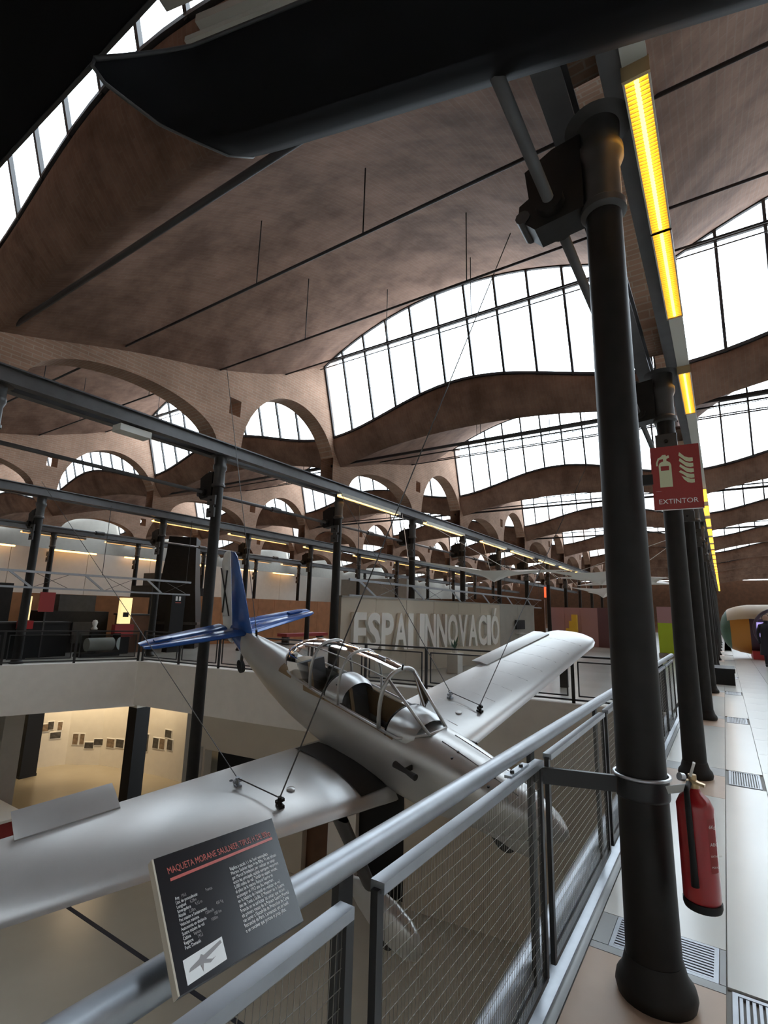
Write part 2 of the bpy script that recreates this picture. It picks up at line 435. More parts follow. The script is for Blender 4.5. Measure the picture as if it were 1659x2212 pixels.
mb = MB(); slab(mb, [(-30.8, YB - .3), (left_pt(YN)[0], YB - .3), left_pt(YN), left_pt(7.2), (-30.8, 7.2)], -0.35, 0.0); part('side_slab', mb, 'floor_concrete', fl)
mb = MB(); slab(mb, [(left_pt(YN)[0], YB - .3), (-0.86, YB - .3), (-0.86, YN), left_pt(YN)], -0.35, 0.0); part('near_slab', mb, 'floor_concrete', fl)
# big pale tiles of the walkway, each its own piece
TX = [-0.13, 0.20, 0.80, 1.40, 2.00, 2.60, 3.20]
tile_cache = {}
def tile(x0, x1, y0, y1, m, z=0.0, name='tile'):
    key = (round(x1 - x0, 3), round(y1 - y0, 3), m)
    if key not in tile_cache:
        g = 0.003
        tile_cache[key] = mesh_of(name, MB().box((g, g, -0.02), (x1 - x0 - g, y1 - y0 - g, 0)), m)
    return link(name, tile_cache[key], fl, (x0, y0, z))
GR = []                                     # floor grille rectangles, left open in the tiles
CY = [2.81 + 3.76 * i for i in range(14)]   # the columns of the walkway row
yy = 0.6
ROWS = []
while yy < 33:
    ROWS.append((yy, yy + 0.94)); yy += 0.94
for j, (a, c) in enumerate(ROWS):
    for i in range(len(TX) - 1):
        if i == 0: continue
        tile(TX[i], TX[i + 1], a, c, 'floor_tile')
tile(3.2, 14.7, 0.6, ROWS[-1][1], 'floor_tile'); tile(-0.13, 14.7, YB, 0.6, 'floor_tile')
tile(-0.13, 14.7, ROWS[-1][1], YF, 'floor_tile')
tile(-0.86, -0.7, YB, YF, 'floor_grey', name='border_strip')
grilles = []
for n, cy in enumerate(CY[:9]):
    nxt = CY[n + 1]
    # tan stone under the column, grey stone and the pale infill up to the next column
    tile(-0.7, -0.13, cy - 0.62, cy + 0.18, 'floor_tan', name='tan_tile')
    if n == 0:
        tile(-0.7, -0.13, cy + 0.18, cy + 0.24, 'floor_grey'); gy = (cy + 0.24, cy + 0.54)
        tile(-0.7, -0.62, gy[0], gy[1], 'floor_grey'); grilles.append(('x', -0.62, -0.16, gy[0], gy[1])); tile(-0.16, -0.13, gy[0], gy[1], 'floor_grey')
        tile(-0.7, -0.13, gy[1], nxt - 0.62, 'floor_tile')
        grilles.append(('y', -0.11, 0.18, cy - 0.42, cy + 0.22)); tile(-0.13, .2, cy + .24, nxt - .12, 'floor_tile')
        tile(-0.13, 0.2, 0.6, cy - 0.44, 'floor_tile'); tile(-0.7, -0.13, YB, cy - .62, 'floor_tile')
    else:
        tile(-0.7, -0.13, cy + 0.18, cy + 0.5, 'floor_grey'); tile(-0.7, -0.13, cy + 0.5, nxt - 0.62, 'floor_tile')
        grilles.append(('y', -0.10, 0.17, cy - 0.08, cy + 0.48))
        tile(-0.13, 0.2, cy + 0.5, nxt - 0.12, 'floor_tile')
tile(-0.7, .2, CY[9] - .6, YF, 'floor_tile')
tile(-0.7, -.13, CY[9] - .62, CY[9] - .6, 'floor_tile')
glabels = ['slotted steel floor grille behind the base of the nearest black column', 'slotted floor grille at the bottom right corner beside the nearest column base',
           'slotted floor grille beside the second column of the walkway', 'slotted floor grille beside the third column of the walkway', 'slotted floor grille beside the fourth column of the walkway']
for gi, (ax, x0, x1, y0, y1) in enumerate(grilles[:8]):
    t = thing('floor_grille', glabels[gi] if gi < 5 else 'slotted floor grille beside the %s column of the walkway' % ORD[gi - 1], 'grille', (x0, y0, 0), 'slotted grilles set in the walkway floor')
    part('pit', MB().box((x0, y0, -0.06), (x1, y1, -0.04)), 'slot_dark', t)
    e = 0.02; f = MB()
    f.box((x0, y0, -0.04), (x1, y0 + e, 0)); f.box((x0, y1 - e, -0.04), (x1, y1, 0)); f.box((x0, y0 + e, -0.04), (x0 + e, y1 - e, 0)); f.box((x1 - e, y0 + e, -0.04), (x1, y1 - e, 0))
    part('grille_frame', f, 'steel_grey', t)
    L = (y1 - y0 if ax == 'x' else x1 - x0) - 2 * e; n = 11
    for i in range(n):
        p = e + L * (i + 0.5) / n; h = L / n * 0.27
        if ax == 'x': part('slat', MB().box((x0 + e, y0 + p - h, -0.03), (x1 - e, y0 + p + h, -0.002)), 'steel_grey', t)
        else: part('slat', MB().box((x0 + p - h, y0 + e, -0.03), (x0 + p + h, y1 - e, -0.002)), 'steel_grey', t)
# lower storey
o = part('floor_lower', MB().box((-30.8, YB - .3, ZL - 0.3), (14.8, 24, ZL)), 'floor_lower_paint'); o['kind'] = 'structure'
o = part('wall_lower_right', MB().box((-0.9, YN - 1, ZL), (-0.6, 10.6, -0.35)), 'wall_beige'); o['kind'] = 'structure'
o = part('wall_lower_near', MB().box((-20, YN - .3, ZL), (-0.6, YN, -0.35)), 'wall_beige'); o['kind'] = 'structure'
o = part('wall_lower_rear', MB().box((-30.8, 23.7, ZL), (-0.6, 24, -0.35)), 'wall_beige'); o['kind'] = 'structure'
# rim beams of the well (white parapet bands)
BD = Vector((BACK1[0] + 14.2, BACK1[1] - 8.8, 0)).normalized(); BN = Vector((-BD.y, BD.x, 0))      # back rim direction and its outward normal
LN = Vector((-LDIR.y, LDIR.x, 0))                                                                     # away from the well on the left
C0 = Vector((-14.2, 8.8, 0))
mb = MB(); a = C0 - LDIR * 15; mb.prism([C0, a, a + LN * 0.35, C0 + LN * 0.35 + LDIR * .1], (0, 0, 0)) if False else None
def band(p, q, n, th, z0, z1): return MB().prism([(p.x, p.y, z0), (q.x, q.y, z0), (q.x + n.x * th, q.y + n.y * th, z0), (p.x + n.x * th, p.y + n.y * th, z0)], (0, 0, z1 - z0))
o = part('trim_1', band(C0 - LDIR * 14.5 - LN * .03, C0 + LDIR * .02 - LN * .03, LN, 0.35, -1.2, 0.02), 'parapet_white'); o['kind'] = 'structure'
BE = C0 + BD * 13.38
o = part('trim_2', band(C0 - BN * .03 + BD * .02, BE - BN * .03, BN, 0.35, -1.16, 0.02), 'parapet_white'); o['kind'] = 'structure'
# wall below the back rim, with a dark doorway and a brown door
def bw(s0, s1, z0, z1, off=0.12, th=0.25, m='wall_beige', name='wall_panel', par=None):
    p = C0 + BD * s0 + BN * off; q = C0 + BD * s1 + BN * off
    return part(name, band(p, q, BN, th, z0, z1), m, par)
wl = struct('wall_lower_back')
bw(2.15, 2.75, ZL, -1.16, par=wl); bw(2.75, 5.0, -2.0, -1.16, par=wl); bw(5.0, 5.9, ZL, -1.16, par=wl); bw(5.9, 8.4, -1.75, -1.16, par=wl); bw(8.4, 13.38, ZL, -1.16, par=wl)
d1 = struct('door_1'); bw(2.75, 5.0, ZL, -2.0, 0.6, 0.05, 'plastic_black', 'doorway_back', d1)
bw(2.5, 2.68, -2.85, -1.95, 0.09, 0.03, 'wall_grey', 'notice_board', d1)
d2 = struct('door_2'); bw(5.9, 6.55, ZL, -1.75, 0.3, 0.05, 'wood_brown', 'door_leaf', d2); bw(7.25, 8.4, ZL, -1.75, 0.3, 0.05, 'plastic_black', 'doorway_back', d2); bw(6.55, 7.25, ZL, -1.75, 0.15, 0.2, 'parapet_white', 'pilaster', d2)
bw(5.98, 6.5, -3.0, -1.9, 0.28, 0.02, 'wood_brown', 'door_panel', d2)

# ------------------------------------------------------------------ cast iron columns
def column_parts(root, z0, z1):
    kids = []
    c = MW[root].translation
    kids.append(part('base', MB().lathe([(0.155, z0), (0.162, z0 + 0.03), (0.155, z0 + 0.06), (0.132, z0 + 0.09), (0.116, z0 + 0.15)], (c.x, c.y, 0), 28), 'iron_black', root, 40))
    kids.append(part('shaft', MB().lathe([(0.113, z0 + 0.15), (0.105, z0 + 1.2), (0.100, (z0 + z1) / 2), (0.097, z1 - 0.6)], (c.x, c.y, 0), 28), 'iron_black', root, 40))
    kids.append(part('capital', MB().lathe([(0.097, z1 - 0.62), (0.125, z1 - 0.6), (0.125, z1 - 0.56), (0.105, z1 - 0.54), (0.105, z1 - 0.30), (0.13, z1 - 0.24), (0.13, z1 - 0.18), (0.11, z1 - 0.15), (0.12, z1 - 0.02), (0.19, z1)], (c.x, c.y, 0), 28), 'iron_dark', root, 40))
    if c.y < 3 and c.x > -1: return kids
    m = MB(); m.box((c.x - 0.11, c.y - 0.14, z1 - 0.98), (c.x + 0.11, c.y - 0.105, z1 - 0.80)); m.box((c.x - 0.11, c.y - 0.14, z1 - 1.22), (c.x + 0.11, c.y - 0.105, z1 - 1.04)); m.box((c.x - 0.06, c.y - 0.125, z1 - 1.04), (c.x + 0.06, c.y - 0.10, z1 - 0.98))
    plate = part('clamp_plate', m, 'iron_dark', root); kids.append(plate)
    for dz in (-0.89, -1.13):
        m = MB(); m.tube([(c.x, c.y - 0.13, z1 + dz), (c.x, c.y - 0.165, z1 + dz)], 0.022, 6); kids.append(part('bolt', m, 'iron_black', plate))
    return kids
ZB = 4.50
def col_label(line, n):
    row = {0: 'in the row along the walkway', 1: 'in the row behind the aeroplane', 2: 'in the row beyond the far left railing', 3: 'in the farthest left row'}[line]
    return 'dark cast iron column, %s from the viewer %s' % (ORD[n], row)
def column_row(line, x, ys, z_of, group):
    protos = {}
    for n, y in enumerate(ys):
        z0 = z_of(y)
        if n == 0 and line == 0:
            t = thing('iron_column', col_label(line, n), 'column', (x, y, 0), group); column_parts(t, z0, ZB)
        elif z0 not in protos:
            t = thing('iron_column', col_label(line, n), 'column', (x, y, 0), group); protos[z0] = (t, column_parts(t, z0, ZB))
        else:
            t, kids = protos[z0]; dup(kids, t, (x, y, 0), col_label(line, n), group=group)
column_row(0, -0.385, [CY[i] for i in range(0, 12)], lambda y: 0.0, 'cast iron columns beside the walkway')
Y1 = [2.45 + 3.75 * i for i in range(0, 14)]
column_row(1, -8.0, Y1, lambda y: ZL if y < 9 else 0.0, 'cast iron columns behind the aeroplane')
column_row(2, -15.6, [6.25 + 3.75 * i for i in range(0, 10)], lambda y: 0.0, 'cast iron columns beyond the far railing')
column_row(3, -23.2, [9.95 + 3.75 * i for i in range(0, 8)], lambda y: 0.0, 'cast iron columns of the farthest row')

# twin I-beams on the column rows
def ibeam(mb, x, z0, z1, y0, y1, w=0.15):
    mb.box((x - w / 2, y0, z0), (x + w / 2, y1, z0 + 0.022)); mb.box((x - w / 2, y0, z1 - 0.022), (x + w / 2, y1, z1)); mb.box((x - 0.012, y0, z0 + 0.022), (x + 0.012, y1, z1 - 0.022))
for x, lb in ((-0.4, 'pair of dark steel I-beams above the walkway columns'), (-8.0, 'pair of dark steel I-beams above the columns behind the aeroplane'),
              (-15.6, 'pair of dark steel I-beams over the columns beyond the far left railing'), (-23.2, 'pair of dark steel I-beams over the farthest left columns')):
    t = thing('steel_beam', lb, 'beam', (x, YB, ZB), 'twin steel beams on the column rows')
    for dx in (-0.16, 0.16):
        m = MB(); ibeam(m, x + dx, ZB, ZB + 0.24, YB, YF); part('beam_half', m, 'beam_paint', t)

# line shafts and their hangers on the columns
def shafts(line, x, xs, z, ys, wh):
    t = thing('line_shaft', 'long round drive shaft carried by brackets %s' % wh, 'shaft', (xs, ys[0] - 2, z), 'drive shafts of the old factory')
    part('shaft_rod', MB().tube([(xs, ys[0] - 1.1 if line == 0 else -4, z), (xs, ys[-1] + 3, z)], 0.034, 12), 'beam_paint', t, True)
    for n, y in enumerate(ys[:-1]):
        part('coupling', MB().tube([(xs, y + 1.72, z), (xs, y + 1.98, z)], 0.06, 12), 'iron_dark', t, 40)
    for n, y in enumerate(ys):
        h = thing('shaft_hanger', 'black cast iron shaft bracket on the %s column %s' % (ORD[n], wh), 'bracket', (xs, y, z), 'shaft brackets on the columns')
        m = MB(); d = 1 if x > xs else -1
        m.prism([(x - d * 0.09, y - 0.09, z - 0.10), (xs - d * 0.10, y - 0.09, z - 0.13), (xs - d * 0.20, y - 0.09, z - 0.02), (xs - d * 0.19, y - 0.09, z + 0.07), (xs - d * .13, y - 0.09, z + .10), (xs - d * .15, y - 0.09, z + .30), (xs + d * 0.02, y - 0.09, z + 0.38), (x - d * 0.09, y - 0.09, z + 0.40)], (0, 0.18, 0))
        part('hanger_body', m, 'iron_black', h)
        part('bearing', MB().tube([(xs, y - 0.15, z), (xs, y + 0.15, z)], 0.085, 14), 'iron_black', h, 40)
        part('oil_cup', MB().lathe([(0.02, z + 0.36), (0.03, z + .38), (0.03, z + .43), (0.015, z + .45)], (xs, y, 0), 8), 'iron_dark', h)
        m = MB(); m.tube([(xs - d * .17, y - .1, z - .02), (xs - d * .17, y + .1, z - .02)], .045, 10); part('roller', m, 'iron_dark', h, 40)
shafts(0, -0.385, -0.66, 4.03, CY[:5], 'along the walkway')
shafts(1, -8.0, -8.3, 3.80, Y1[1:7], 'in the row behind the aeroplane')
shafts(2, -15.6, -15.9, 3.75, [6.25 + 3.75 * i for i in range(4)], 'beyond the far left railing')

# ------------------------------------------------------------------ lamps
def lamp(x, y0, y1, z, label, group, near=False, glow='strip_glow', w=0.12):
    t = thing('strip_lamp', label, 'lamp', (x, y0, z), group)
    h = MB(); h.box((x - w / 2, y0, z + 0.05), (x + w / 2, y1, z + 0.09)); h.box((x - w / 2 - 0.006, y0, z - 0.005), (x - w / 2 + 0.004, y1, z + 0.06)); h.box((x + w / 2 - 0.004, y0, z - 0.005), (x + w / 2 + 0.006, y1, z + 0.06))
    part('housing', h, 'trunking_white', t)
    part('diffuser', MB().box((x - w / 2 + 0.006, y0 + 0.01, z + 0.015), (x + w / 2 - 0.006, y1 - 0.01, z + 0.05)), glow, t)
    if near:
        part('tube_light', MB().tube([(x, y0 + 0.03, z + 0.004), (x, y1 - 0.03, z + 0.004)], 0.013, 8), 'lamp_tube', t, True)
        m = MB(); n = int((y1 - y0) / 0.028)
        for i in range(n): yv = y0 + (i + 0.5) * (y1 - y0) / n; m.box((x - w / 2 + 0.004, yv - 0.0025, z - 0.004), (x + w / 2 - 0.004, yv + 0.0025, z + 0.014))
        part('louvre', m, 'louvre_cream', t, kind='stuff')
        for yv in (y0, y1): part('end_cap', MB().box((x - w / 2 - 0.008, yv - 0.008, z - 0.008), (x + w / 2 + 0.008, yv + 0.008, z + 0.09)), 'brass', t)
    return t
single('lamp_trunking', MB().box((-0.205, 2.3, 4.475), (-0.085, 60, 4.497)), 'trunking_white', 'long pale lamp rail running along the walkway under the beams', 'lamp rail')
near_l = [(2.50, 3.80, 'bright yellow strip lamp nearest the top of the picture above the walkway'), (3.80, 5.09, 'bright yellow strip lamp joined end to end behind the nearest one'),
          (6.40, 7.80, 'short bright yellow strip lamp above the fire extinguisher sign'), ]
for i, (a, c, lb) in enumerate(near_l): lamp(-0.145, a, c, 4.39, lb, 'yellow strip lamps above the walkway', near=(i < 3), glow='lamp_glow')
for i in range(24):
    a = 13.0 + i * 2.0
    lamp(-0.145, a, a + 1.25, 4.39, 'yellow strip lamp of the receding walkway row, %s beyond the red sign' % (ORD + ['twenty-first', 'twenty-second', 'twenty-third', 'twenty-fourth'])[i], 'yellow strip lamps above the walkway', glow='lamp_glow')
for i, (a, c) in enumerate(((9.6, 12.4), (14.0, 16.9), (18.6, 21.3), (22.1, 25.2), (26.3, 29.2), (30.3, 33.2), (34.2, 37), (38, 41), (42, 45))):
    lamp(-7.72, a, c, 4.38, 'warm strip lamp under the beam behind the aeroplane, %s from the left' % ORD[i], 'warm strip lamps under the middle beam', w=0.14)
for i, (a, c) in enumerate(((9.7, 12.0), (12.9, 16.1), (17.2, 19.9), (21.0, 24.0), (25.1, 28.0), (29, 32), (33, 36))):
    lamp(-15.75, a, c, 4.38, 'warm strip lamp under the second beam row, %s from the left' % ORD[i], 'warm strip lamps under the second beam row', w=0.16)
for i, (a, c) in enumerate(((8.8, 11.3), (12.2, 14.6), (15.6, 18.5), (19.6, 22.5), (23.5, 26.5))):
    lamp(-23.36, a, c, 4.38, 'warm strip lamp under the farthest left beam, %s from the left' % ORD[i], 'warm strip lamps of the farthest left row', w=0.18)
# small grey emergency light on the beam
t = thing('emergency_light', 'small pale box light clamped under the beam above the tail', 'lamp', (-7.95, 4.1, 4.4), None)
part('light_box', MB().box((-8.06, 4.08, 4.36), (-7.82, 4.62, 4.47)), 'plastic_white', t); part('light_clip', MB().box((-8.02, 4.25, 4.47), (-7.86, 4.45, 4.52)), 'iron_dark', t)

# ------------------------------------------------------------------ tie rods under the vaults
def tie_rods():
    spec = [(0.42, 5.28, 0.035, ()), (1.95, 5.72, 0.018, (-0.5, 1.2)), (3.85, 6.15, 0.017, (-1.4, 1.6)), (5.6, 6.80, 0.017, (-0.9, 0.9)), (6.75, 7.42, 0.012, ())]
    protos = {}
    for b, bay in ((3, 'the vault over the aeroplane'), (4, 'the vaults right of the walkway'), (2, 'the vaults beyond the left row')):
        for k in range(0, 4):
            if b == 2 and k > 2: continue
            for i, (dy, z, r, hs) in enumerate(spec):
                xc = (LINES[b] + LINES[b + 1]) / 2; loc = (xc, Y0 + PER * k + dy, z)
                lb = 'iron tie rod under %s, %s of bay %s' % (bay, ORD[i], ORD[k])
                if i not in protos:
                    t = thing('tie_rod', lb, 'tie rod', loc, 'tie rods under the vaults'); kids = []
                    kids.append(part('rod', MB().tube([(-3.62, 0, 0), (3.62, 0, 0)], r, 8), 'window_steel', t, True, local=True))
                    for hx in hs:
                        u = hx / HW; zs = smoothtab(SPR, dy); zc = smoothtab(CRW, dy); zt = zs + (zc - zs) * arch(u)
                        kids.append(part('hanger_rod', MB().tube([(hx, 0, 0), (hx, 0, zt - z)], 0.008, 6), 'window_steel', t, local=True))
                    protos[i] = (t, kids)
                else:
                    t, kids = protos[i]; dup(kids, t, loc, lb)
tie_rods()

# ------------------------------------------------------------------ dark trough hanging overhead with pale rails above it
t = thing('hanging_trough', 'large black curved trough hanging overhead across the top of the picture', 'trough', (-2.0, 0.75, 3.8))
SEC0 = [(0.75, 3.86), (0.745, 3.82), (0.80, 3.79), (0.90, 3.80), (1.05, 3.82), (1.22, 3.89), (1.44, 3.99), (1.60, 4.12), (1.66, 4.24)]
SEC1 = [(1.02, 4.16), (1.02, 4.10), (1.05, 4.03), (1.11, 3.97), (1.19, 3.93), (1.30, 3.93), (1.47, 4.00), (1.61, 4.12), (1.66, 4.24)]
rows = []
for X, f in ((-2.02, 0), (-1.98, .35), (-1.92, .75), (-1.84, 1), (-1.0, 1), (0.5, 1), (2.2, 1), (4.0, 1)):
    rows.append([(X, lerp(a[0], c[0], f) + 0.26 * (X + 2), lerp(a[1], c[1], f)) for a, c in zip(SEC0, SEC1)])
part('shell', MB().grid(rows), 'trough_black', t, True)
part('inner_shell', MB().grid([[(x, y + 0.004, z + 0.022) for x, y, z in r] for r in rows]), 'wall_grey', t, True)
part('rim_bead', MB().tube([r[0] for r in rows], 0.012, 8), 'rail_black', t, True)
part('end_bead', MB().tube(rows[0], 0.008, 8), 'iron_dark', t, True)
for i, (y, z, w, h) in enumerate(((1.02, 4.52, 0.05, 0.05), (1.22, 4.62, 0.07, 0.05), (1.16, 4.44, 0.03, 0.03), (1.42, 4.66, 0.05, 0.04))):
    p = Vector((-2.05, y - .013, z)); q = Vector((3.9, y + .26 * 5.9, z))
    single('hanging_rail', MB().bar(p, q, w, h), 'wall_grey', 'pale grey rail above the black trough at the top left, %s from the left' % ORD[i], 'rail', 'pale rails above the trough')

# ------------------------------------------------------------------ near railing
PY = [1.09 + 1.432 * i for i in range(-2, 7)]
rl = thing('steel_railing', 'grey steel railing with wire mesh panels along the walkway in front', 'railing', (-0.79, 2.5, 0))
part('handrail', MB().tube([(-0.775, -3.0, 1.045), (-0.775, 0.9, 1.035), (-0.78, 9.9, 1.01)], 0.030, 16), 'steel_grey', rl, True)
part('foot_tube', MB().tube([(-0.87, -3, 0.06), (-0.87, 10.0, 0.06)], 0.055, 16), 'steel_grey', rl, True)
part('kerb_angle', MB().box((-0.86, -3, -0.005), (-0.74, 10, 0.012)), 'steel_grey', rl)
for i, y in enumerate(PY[1:]):
    part('post', MB().box((-0.825, y - 0.028, 0.03), (-0.805, y + 0.028, 1.0)), 'rail_black', rl)
for i in range(1, len(PY) - 1):
    a, c = PY[i] + 0.06, PY[i + 1] - 0.06
    fr = part('panel_frame', MB().box((-0.775, a, 0.935), (-0.735, c, 0.960)), 'steel_grey', rl)
    for yv in (a, c): part('frame_side', MB().box((-0.765, yv - 0.014, 0.10), (-0.745, yv + 0.014, 0.945)), 'rail_black', fr)
    part('frame_foot', MB().box((-0.765, a, 0.095), (-0.745, c, 0.115)), 'rail_black', fr)
    if i == 2:
        part('bolt_plate', MB().box((-0.795, c - 0.34, 0.955), (-0.765, c - 0.12, 0.966)), 'steel_grey', fr)
        for yb in (c - .29, c - .18): part('bolt_head', MB().lathe([(.009, .966), (.009, .974)], (-0.78, yb, 0), 8), 'rail_black', fr)
    m = MB(); nz = 22; ny = 72 if i < 5 else 36; r = 0.0006
    for j in range(nz): z = 0.12 + (j + .5) * 0.815 / nz; m.box((-0.755 - r, a, z - r), (-0.755 + r, c, z + r))
    for j in range(ny): y = lerp(a, c, (j + .5) / ny); m.bar((-0.755, y - .012, 0.115), (-0.755, y + .012, 0.94), 2 * r, 2 * r, (1, 0, 0))
    part('wire_mesh', m, 'wire_steel', rl, kind='stuff')
# black bar from the railing to the column with a steel ring
t = thing('tie_bar', 'black bar joining the railing post to the nearest column with a steel ring', 'bar', (-0.6, 2.5, 0.87))
part('bar', MB().bar((-0.80, 2.53, 0.875), (-0.485, 2.735, 0.845), 0.022, 0.07), 'rail_black', t)
RC = Vector((-0.385, 2.81, 0))
part('collar', MB().tube([(RC.x + 0.118 * math.cos(a), RC.y + 0.118 * math.sin(a), 0.885) for a in [2 * PI * i / 32 for i in range(33)]], 0.008, 8, False), 'steel_bright', t, True)
part('clamp_band', MB().lathe([(0.113, 0.79), (0.116, 0.80), (0.116, 0.87), (0.113, 0.88)], RC, 32), 'rail_black', t, True)

# ------------------------------------------------------------------ text helper
_font_cache = {}
def text(body, size, m, parent, mw, name='printed_text', align='LEFT', extrude=0.0, xs=1.0, bold=0.0):
    c = bpy.data.curves.new(name, 'FONT'); c.body = body; c.size = size; c.align_x = align; c.extrude = extrude; c.offset = bold
    c.resolution_u = 3
    tmp = bpy.data.objects.new('tmp_text', c); COL.objects.link(tmp)
    me = bpy.data.meshes.new_from_object(tmp.evaluated_get(bpy.context.evaluated_depsgraph_get()))
    bpy.data.objects.remove(tmp); me.name = name; me.materials.clear(); me.materials.append(MATS[m])
    o = bpy.data.objects.new(name, me); COL.objects.link(o); o.parent = parent
    w = mw @ Matrix.Diagonal((xs, 1, 1, 1))
    o.matrix_local = (MW[parent].inverted() @ w) if parent is not None else w
    return o
def frame_of(origin, ux, uy):
    ux = Vector(ux).normalized(); uy = Vector(uy); uz = ux.cross(uy).normalized(); uy = uz.cross(ux)
    return Matrix(((ux.x, uy.x, uz.x, origin[0]), (ux.y, uy.y, uz.y, origin[1]), (ux.z, uy.z, uz.z, origin[2]), (0, 0, 0, 1)))

# ------------------------------------------------------------------ information panel on the handrail
BLp, BRp, TLp, TRp = Vector((-0.665, 0.528, 1.078)), Vector((-0.665, 0.778, 1.062)), Vector((-0.80, 0.560, 1.200)), Vector((-0.80, 0.822, 1.184))
t = thing('information_panel', 'black printed information panel with white text fixed on the handrail', 'sign', BLp)
ux = (BRp - BLp).normalized(); uy = (TLp - BLp); uz = ux.cross(uy).normalized()
part('board', MB().prism([BLp, BRp, TRp, TLp], -uz * 0.012), 'panel_print', t)
part('board_edge', MB().prism([BLp - uz * .012, TLp - uz * .012, TLp - uz * .012 - ux * 0.003, BLp - uz * .012 - ux * 0.003], uz * 0.012), 'wall_beige', t)
def pp(u, v, off=0.0006):
    a = BLp.lerp(BRp, u); c = TLp.lerp(TRp, u); return a.lerp(c, v) + uz * off
def ptext(s, u, v, size, m, xs=1.0):
    d = pp(u + .1, v) - pp(u, v); e = pp(u, v + .1) - pp(u, v)
    return text(s, size, m, t, frame_of(pp(u, v), d, e), xs=xs)
part('red_rule', MB().quad(pp(.08, .775), pp(.945, .79), pp(.945, .815), pp(.08, .80)), 'print_red', t)
ptext('MAQUETA MORANE SAULNIER TIPUS H DE 80hp', .075, .835, 0.0150, 'print_red', 0.70)
body = ["R\u00e8plica a escala 1:1 de l'avi\u00f3 monopla\u00e7a", "Morane Saulnier tipus H de 80hp. Va ser pilotat", "per Marcel Brindejonc per realitzar un viatge", "entre les principals capitals europees recorrent",
        "5.000 milles de vol. Tamb\u00e9 en aquest model,", "el pilot de la marina Roland Garros va", "aconseguir el 1913 una fita important", "en la hist\u00f2ria de l'aviaci\u00f3 en realitzar un vol", "des de Tunis a Sicilia. El Ministeri de la Guerra",
        "Franc\u00e8s en va sol\u00b7licitar 26 unitats que durant", "els primers mesos de la Primera Guerra Mundial", "van servir a l'Escadrille de Protection de Camp", "Retranch\u00e9 de Paris. L'armament era un fusell", "o un revolver que portava el propi pilot."]
for i, s in enumerate(body): ptext(s, .515, .665 - i * 0.040, 0.0082, 'print_white', 0.68)
for i, (s, q) in enumerate((('Any', '1913'), ('Lloc de proced\u00e8ncia:', 'Fran\u00e7a'), ('Longitud', '6,28m'), ('Envergadura', '9,12 m'), ('Al\u00e7ada', '2,30m'), ("Pes m\u00e0xim a l'enlairament", '430 Kg'), ('Velocitat m\u00e0xima', '120km/h'), ('Autonomia en dist\u00e0ncia', '350 km'), ('Sostre m\u00e0xim de vol', '1000m'), ('Cabina', 'biplaza'), ('Registre', '1913'), ('Font: Donaci\u00f3', ''))):
    ptext(s, .085, .62 - i * 0.0335, 0.0066, 'print_white', 0.72)
    if q: ptext(q, .085 + len(s) * 0.0102 + .012, .62 - i * 0.0335, 0.0066, 'print_grey', 0.72)
part('photo_card', MB().quad(pp(.055, .03), pp(.335, .05), pp(.335, .215), pp(.055, .195)), 'print_white', t)
m = MB()
def pq(u, v): return pp(.055 + .28 * u, .03 + .02 * u + .165 * v, .0010)
m.poly([pq(.08, .42), pq(.12, .55), pq(.36, .68), pq(.42, .82), pq(.48, .72), pq(.94, .90), pq(.96, .76), pq(.52, .52), pq(.66, .38), pq(.76, .40), pq(.60, .28), pq(.44, .42), pq(.40, .12), pq(.37, .44)])
part('photo_aeroplane', m, 'print_grey', t)

# ------------------------------------------------------------------ fire extinguisher and its sign
EC = Vector((-0.172, 2.69, 0))
t = thing('fire_extinguisher', 'red fire extinguisher hanging on the nearest column', 'extinguisher', (EC.x, EC.y, 0.44))
part('cylinder', MB().lathe([(0.062, 0.475), (0.069, 0.485), (0.069, 0.80), (0.070, 0.83), (0.055, 0.862), (0.03, 0.882), (0.022, 0.90)], EC, 28), 'red_paint', t, 50)
part('foot_skirt', MB().lathe([(0.058, 0.445), (0.067, 0.448), (0.071, 0.460), (0.071, 0.478)], EC, 28), 'plastic_black', t, 50)
part('valve', MB().lathe([(0.020, 0.895), (0.024, 0.90), (0.024, 0.925), (0.016, 0.93), (0.016, 0.95)], EC, 14), 'brass', t, 40)
part('carry_handle', MB().bar(EC + Vector((-.01, -.01, .928)), EC + Vector((.045, -.02, .918)), .022, .010), 'brass', t)
part('squeeze_lever', MB().bar(EC + Vector((-.006, -.005, .945)), EC + Vector((.012, -.01, 1.0)), .022, .010, (1, 0, 0)), 'plastic_white', t)
part('gauge', MB().tube([EC + Vector((-.03, -.03, .94)), EC + Vector((-.045, -.045, .945))], .016, 12), 'steel_bright', t, 40)
part('hose', MB().tube([EC + Vector((-.012, -.03, .92)), EC + Vector((-.02, -.075, .90)), EC + Vector((-.018, -.086, .82)), EC + Vector((-.016, -.086, .66)), EC + Vector((-.016, -.084, .55))], [.011, .011, .012, .012, .015], 10), 'plastic_black', t, True)
part('wall_hook', MB().bar(EC + Vector((-.10, .04, .86)), EC + Vector((0, 0, .90)), .018, .03), 'steel_bright', t)
lb = part('rating_label', MB().grid([[EC + Vector((0.0696 * math.cos(a), 0.0696 * math.sin(a), z)) for a in [-.9 + .1 * i for i in range(7)]] for z in (.60, .80)]), 'red_dull', t, True)
for i, (s, z) in enumerate((('6Kg', .765), ('ABC', .70), ('EXTINTOR', .66), ('POLVO', .62))):
    a = -.85; text(s, .018 if i < 2 else .010, 'sign_white', t, frame_of(EC + Vector((.071 * math.cos(a), .071 * math.sin(a), z)), (-math.sin(a), math.cos(a), 0), (0, 0, 1)), 'label_print')
